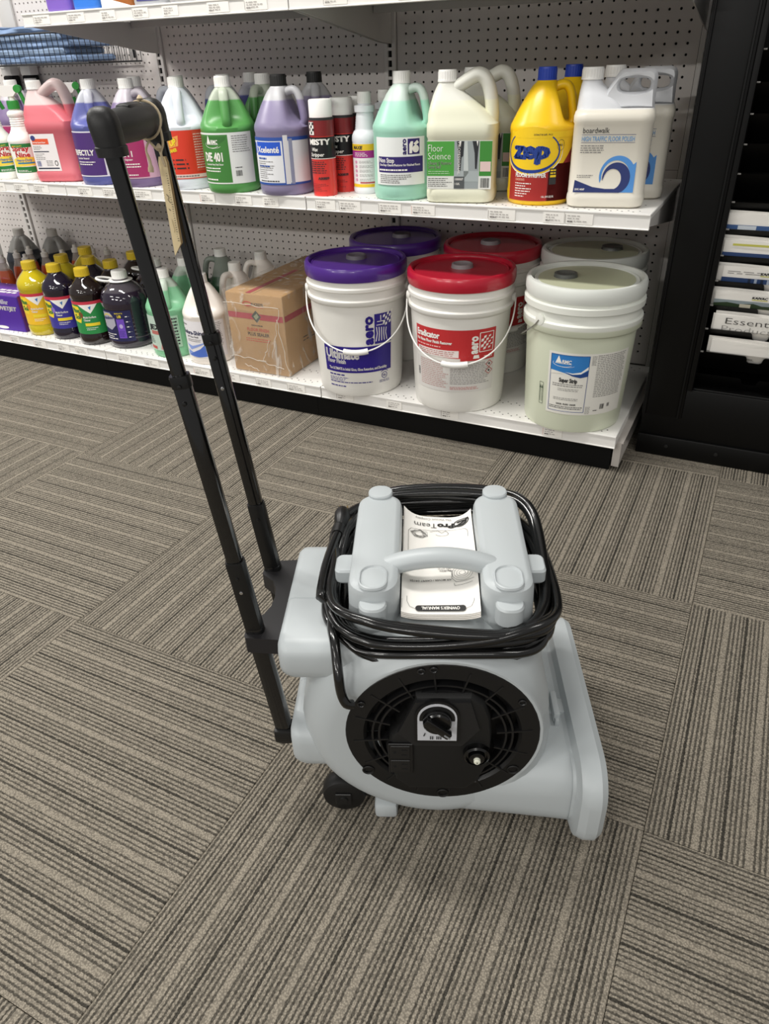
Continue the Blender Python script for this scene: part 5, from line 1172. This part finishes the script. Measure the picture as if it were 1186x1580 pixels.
# ---- telescoping handle
def pol(z, y): return Vector((-.447-.1005*(z-.13), y, z))
YN, YF = .085, .225
def pole_tube(y, za, zb_, wx, wy, m, name, parent, top=True, dx=0.):
    ax = (pol(1, 0)-pol(0, 0)).normalized(); ux = Vector((ax.z, 0, -ax.x)); secs = []
    def sec(z, s_): c = pol(z, y)+ux*dx; return [tuple(c+ux*(a*s_)+Vector((0, b*s_, 0))) for a, b in rrect(wx, wy, min(wx, wy)*.32, 2)]
    secs = [sec(za, .98), sec(za+.003, 1), sec(zb_-.003, 1), sec(zb_, .95)]
    return G().loft(secs).build(name, m, parent, smooth=25)
TB = mat('#0a0a0a', .16, coat=.5)
for y in (YN, YF):
    lo = pole_tube(y, .120, .345, .0255, .0205, TB, 'lower_tube', am)
    md_ = pole_tube(y, .345, .455, .0250, .0205, mat('#0c0c0c', .35), 'pole_sleeve', am)
    up1 = pole_tube(y, .455, .700, .0205, .0170, TB, 'middle_tube', am)
    sl2 = pole_tube(y, .692, .706, .0228, .0192, mat('#0c0c0c', .3), 'pole_sleeve', am)
    up2 = pole_tube(y, .706, .935, .0158, .0135, TB, 'upper_tube', am)
    for zc in (.432, .695, .675):
        c = pol(zc, y); G().lathe([(.001, -.0118), (.0024, -.0114), (.0027, -.0070), (.001, -.0068)], 12, (c.x, c.y, c.z), axis='y').build('snap_button', mat('#101010', .3), am)
    c = pol(.41, y) if y == YN else pol(.635, y); G().lathe([(.001, -.0122), (.0024, -.0116), (.0028, -.0075), (.001, -.007)], 14, (c.x, c.y, c.z), axis='y').build('rivet', CHROME, am, label='small chrome rivet')
# upper bracket plate joining both poles to the rear foot, lower clips
bp = [(-.478, .068), (-.481, .074), (-.481, .100), (-.474, .107), (-.462, .118), (-.455, .135), (-.453, .155), (-.455, .175), (-.462, .192), (-.474, .203), (-.481, .210), (-.481, .236), (-.478, .242), (-.425, .246), (-.425, .064)]
G().prism(bp, lambda u, v, d: (u, v, d), .312, .338).build('handle_bracket', mat('#1a191b', .5, bump=.12, bscale=1400), am, smooth=20)
for y in (YN, YF): G().box(-.463, y-.0145, .124, -.420, y+.0145, .150, .005).build('lower_clip', mat('#0d0d0d', .45), am)
# grip: two elbows and a thick bar with a release button
GRM = mat('#141313', .5, bump=.12, bscale=1300)
ax = (pol(1, 0)-pol(0, 0)).normalized(); zt0 = pol(.957, YN)
def elbow(y):
    secs = []
    for z, k, ky in ((.922, 1.02, 1.02), (.930, 1.05, 1.05), (.9308, .97, .97), (.938, 1.0, 1.0), (.947, 1.04, 1.02), (.953, 1.0, .97), (.958, .86, .84), (.9615, .62, .6), (.963, .3, .3)):
        c = pol(z, y); secs.append([(c.x+a, c.y+b_, c.z) for a, b_ in rrect(.0255*k, .031*ky, .0115*min(k, ky), 5)])
    return G().loft(secs).build('grip_elbow', GRM, am, smooth=50)
elbow(YN); elbow(YF)
gx = pol(.944, 0).x
G().lathe([(.0125, YN+.004), (.0152, YN+.028), (.0165, (YN+YF)/2), (.0152, YF-.028), (.0125, YF-.004)], 28, (gx, 0, .944), axis='y').build('grip_bar', GRM, am, smooth=50)
G().box(gx-.008, (YN+YF)/2-.020, .952, gx+.008, (YN+YF)/2+.024, .9622, .005).build('release_button', mat('#070707', .4), am)

# ================================================================== OWNER'S MANUAL lying between the posts
mn = thing('owners_manual', 'white printed manual booklet tucked between the grey cord posts under the handle', 'booklet', (.195, -1.681, 0), TH)
mx0, mx1, my0, my1 = -.2685, -.1655, .068, .300
def msurf(x, y, off=0.):
    u = (x-(mx0+mx1)/2)/((mx1-mx0)/2); v = (y-my0)/(my1-my0)
    z = .3825+.018*u**4*(.35+.65*v)+.005*S(v*5.2+.6)*(1-.35*u*u)-.010*max(0, .25-v)*2+.004*u*S(v*4)
    return (x, y, z+off)
for i in range(4):
    g = G(); N, Mv = 18, 26; v = []; f = []; off = -.0016*i; sh = .0012*i
    for q in range(Mv+1):
        for p in range(N+1): v.append(msurf(mx0+(mx1-mx0)*p/N, my0-sh+(my1-my0)*q/Mv, off))
    for q in range(Mv):
        for p in range(N): f.append((q*(N+1)+p, q*(N+1)+p+1, (q+1)*(N+1)+p+1, (q+1)*(N+1)+p))
    k0 = len(v); v2 = [(a, b, c-.0011) for a, b, c in v]; f2 = [tuple(k0+j for j in reversed(q)) for q in f]; rim = list(range(N+1))+[(q+1)*(N+1)+N for q in range(Mv)]+[Mv*(N+1)+N-1-p for p in range(N)]+[(Mv-1-q)*(N+1) for q in range(Mv-1)]
    f3 = [(rim[a], rim[(a+1) % len(rim)], k0+rim[(a+1) % len(rim)], k0+rim[a]) for a in range(len(rim))]
    pgx = g.add(v+v2, f+f2+f3).build('cover' if i == 0 else 'page', mat('#f1eee8' if i == 0 else '#dad6cf', .65), mn, smooth=60)
    if i == 0: cov = pgx
# print is read from the far side: u runs toward -x', v toward -y'
mcx, mcy = (mx0+mx1)/2, (my0+my1)/2
L = Lab(lambda u, v, off: msurf(mcx-u, mcy-v, .0002+off), .006)
IK = mat('#1c1b1b', .6); GK = mat('#5a5856', .6)
L.rect(-.048, .114, -.0475, .1143, IK, 0)
L.text('Pro', -.024, -.098, .0115, IK, 2, w=.024, bold=.05); L.text('Team', .0015, -.098, .0115, IK, 2, w=.034, bold=-.005); L.text('The Vacuum Company', -.024, -.1235, .0055, GK, 2, w=.056, bold=-.005) if False else L.text('The Vacuum Company', -.022, -.1105, .0052, GK, 2, w=.056, bold=-.005)
L.ring(-.036, -.096, .0115, .0095, .0016, IK, 2, 0, 360); L.ring(-.036, -.0955, .0085, .0065, .0032, IK, 2, 40, 330); L.poly([(-.046, -.103), (-.024, -.090), (-.026, -.0875), (-.047, -.099)], IK, 2)
def rr_line(u0, v0, u1, v1, r_): return [(u0+r_, v0), (u1-r_, v0), (u1-r_*.3, v0+r_*.3), (u1, v0+r_), (u1, v1-r_), (u1-r_*.3, v1-r_*.3), (u1-r_, v1), (u0+r_, v1), (u0+r_*.3, v1-r_*.3), (u0, v1-r_), (u0, v0+r_), (u0+r_*.3, v0+r_*.3), (u0+r_, v0)]
L.line(rr_line(-.044, -.081, .044, .108, .012), .0005, GK, 1)
L.rect(-.029, .102, .029, .112, IK, 3); L.ell(-.029, .107, .004, .005, IK, 3, 14); L.ell(.029, .107, .004, .005, IK, 3, 14); L.text("OWNER'S MANUAL", 0, .1045, .005, PAPER, 4, w=.05, bold=.04, al='c')
L.text('AIR MOVER / CARPET DRYER', -.016, .052, .0045, GK, 2, w=.057, bold=.01)
L.text('ProBlitz', -.016, .030, .004, GK, 2, w=.016, bold=.01); L.text('SKU: 107132', -.016, .024, .004, GK, 2, w=.018, bold=.0); L.text('Model: 107131', -.016, .018, .004, GK, 2, w=.022, bold=.0)
def scribble(cx, cy, rx, ry, n, seed):
    rd_ = random.Random(seed); p = []
    for k in range(n): a = k*.9; q = .35+.65*rd_.random(); p.append((cx+rx*q*Cc(a), cy+ry*q*S(a)))
    L.line(p, .0004, GK, 2)
for k in range(4): L.ring(-.031, .040, .015-.0035*k, .017-.004*k, .0005, GK, 2, 0, 360, 24)
L.line([(-.046, .057), (-.022, .06), (-.016, .05), (-.018, .036), (-.012, .03)], .0006, GK, 2); L.line([(-.044, .063), (-.02, .067), (-.019, .062)], .0006, GK, 2); L.line([(-.012, .012), (-.012, .032), (-.022, .034)], .0005, GK, 2)
scribble(-.018, .008, .014, .006, 46, 4); scribble(.028, -.070, .014, .011, 60, 3); L.line([(.012, -.077), (.0, -.08), (-.006, -.074), (-.012, -.08), (-.016, -.073)], .0006, GK, 2); L.ring(-.006, -.072, .01, .006, .0006, GK, 2, 20, 200)
L.line([(.0505, -.11), (.0505, .11)], .0004, GK, 1)
L.finish(mn, 'cover_print', 'lettering')

# ================================================================== HANG TAG on the grip
tg = thing('hang_tag', 'folded tan card tag hanging by string from the far end of the black grip', 'tag', (.195, -1.681, 0), TH)
ty = .197; tx = gx+.006
def tagface(sy, ang):
    z1, z0 = .903, .806; v = []; g = G(); wd = .0112
    a = R(ang); dx, dyy = Cc(a)*wd, S(a)*wd
    pts = [(0, z0+.0), (1, z0+.014), (1, z1), (.85, z1+.006), (.15, z1+.006), (0, z1)]
    g.prism(pts, lambda u, vv, d: (tx+dx*u-S(a)*d, ty+dyy*u+Cc(a)*d, vv), 0, .0006); return g, (dx, dyy, a)
TAN = mat('#e3cfa4', .75, bump=.1, bscale=600)
g, (dx_, dy_, a_) = tagface(0, -22); ft = g.build('tag_leaf', TAN, tg, smooth=0)
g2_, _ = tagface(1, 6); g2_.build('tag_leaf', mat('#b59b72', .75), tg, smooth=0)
L = Lab(lambda u, v, off: (tx+Cc(a_)*u+S(a_)*(off+.0002), ty+S(a_)*u-Cc(a_)*(off+.0002), v))
rd = random.Random(2)
for k in range(30): z_ = .823+k*.0024; L.rect(.0088, z_, .0088+rd.uniform(.0008, .0024), z_+.0006, INK, 2)
L.line([(.004, .872), (.007, .869), (.005, .866), (.008, .863)], .0006, INK, 2); L.line([(.004, .857), (.006, .855)], .0006, INK, 2); L.line([(.0055, .846), (.007, .835), (.006, .832)], .0005, mat('#8a744c', .7), 2)
L.finish(tg, 'tag_writing', 'tag_writing')
STR = mat('#cbb99a', .85)
lp = []
for k in range(25):
    a = 2*PI*k/24+R(-90); lp.append((gx+.0180*Cc(a), ty-.004+.003*S(a*2), .944+.0180*S(a)))
g = G().tube(lp[:-1], .0013, 7, closed=True)
g.tube(smooth_path([(gx, ty-.004, .926), (tx+.002, ty-.004, .917), (tx+.005, ty-.003, .914), (tx+.007, ty-.004, .902)], 5), .0013, 7)
g.tube(smooth_path([(gx+.016, ty-.004, .936), (tx+.010, ty-.004, .922), (tx+.006, ty-.004, .912), (tx+.008, ty-.004, .900)], 5), .0013, 7)
g.lathe([(.001, -.003), (.0035, 0), (.001, .003)], 10, (gx, ty-.004, .964)); g.lathe([(.001, -.004), (.004, 0), (.001, .004)], 10, (tx+.005, ty-.004, .918))
g.tube(smooth_path([(tx-.002, ty-.012, .925), (tx-.006, ty-.014, .917), (tx-.004, ty-.014, .906), (tx-.005, ty-.014, .896)], 4), [.0012]*6+[.0016]*4+[.003]*3, 7)
g.build('string', STR, tg, smooth=60)
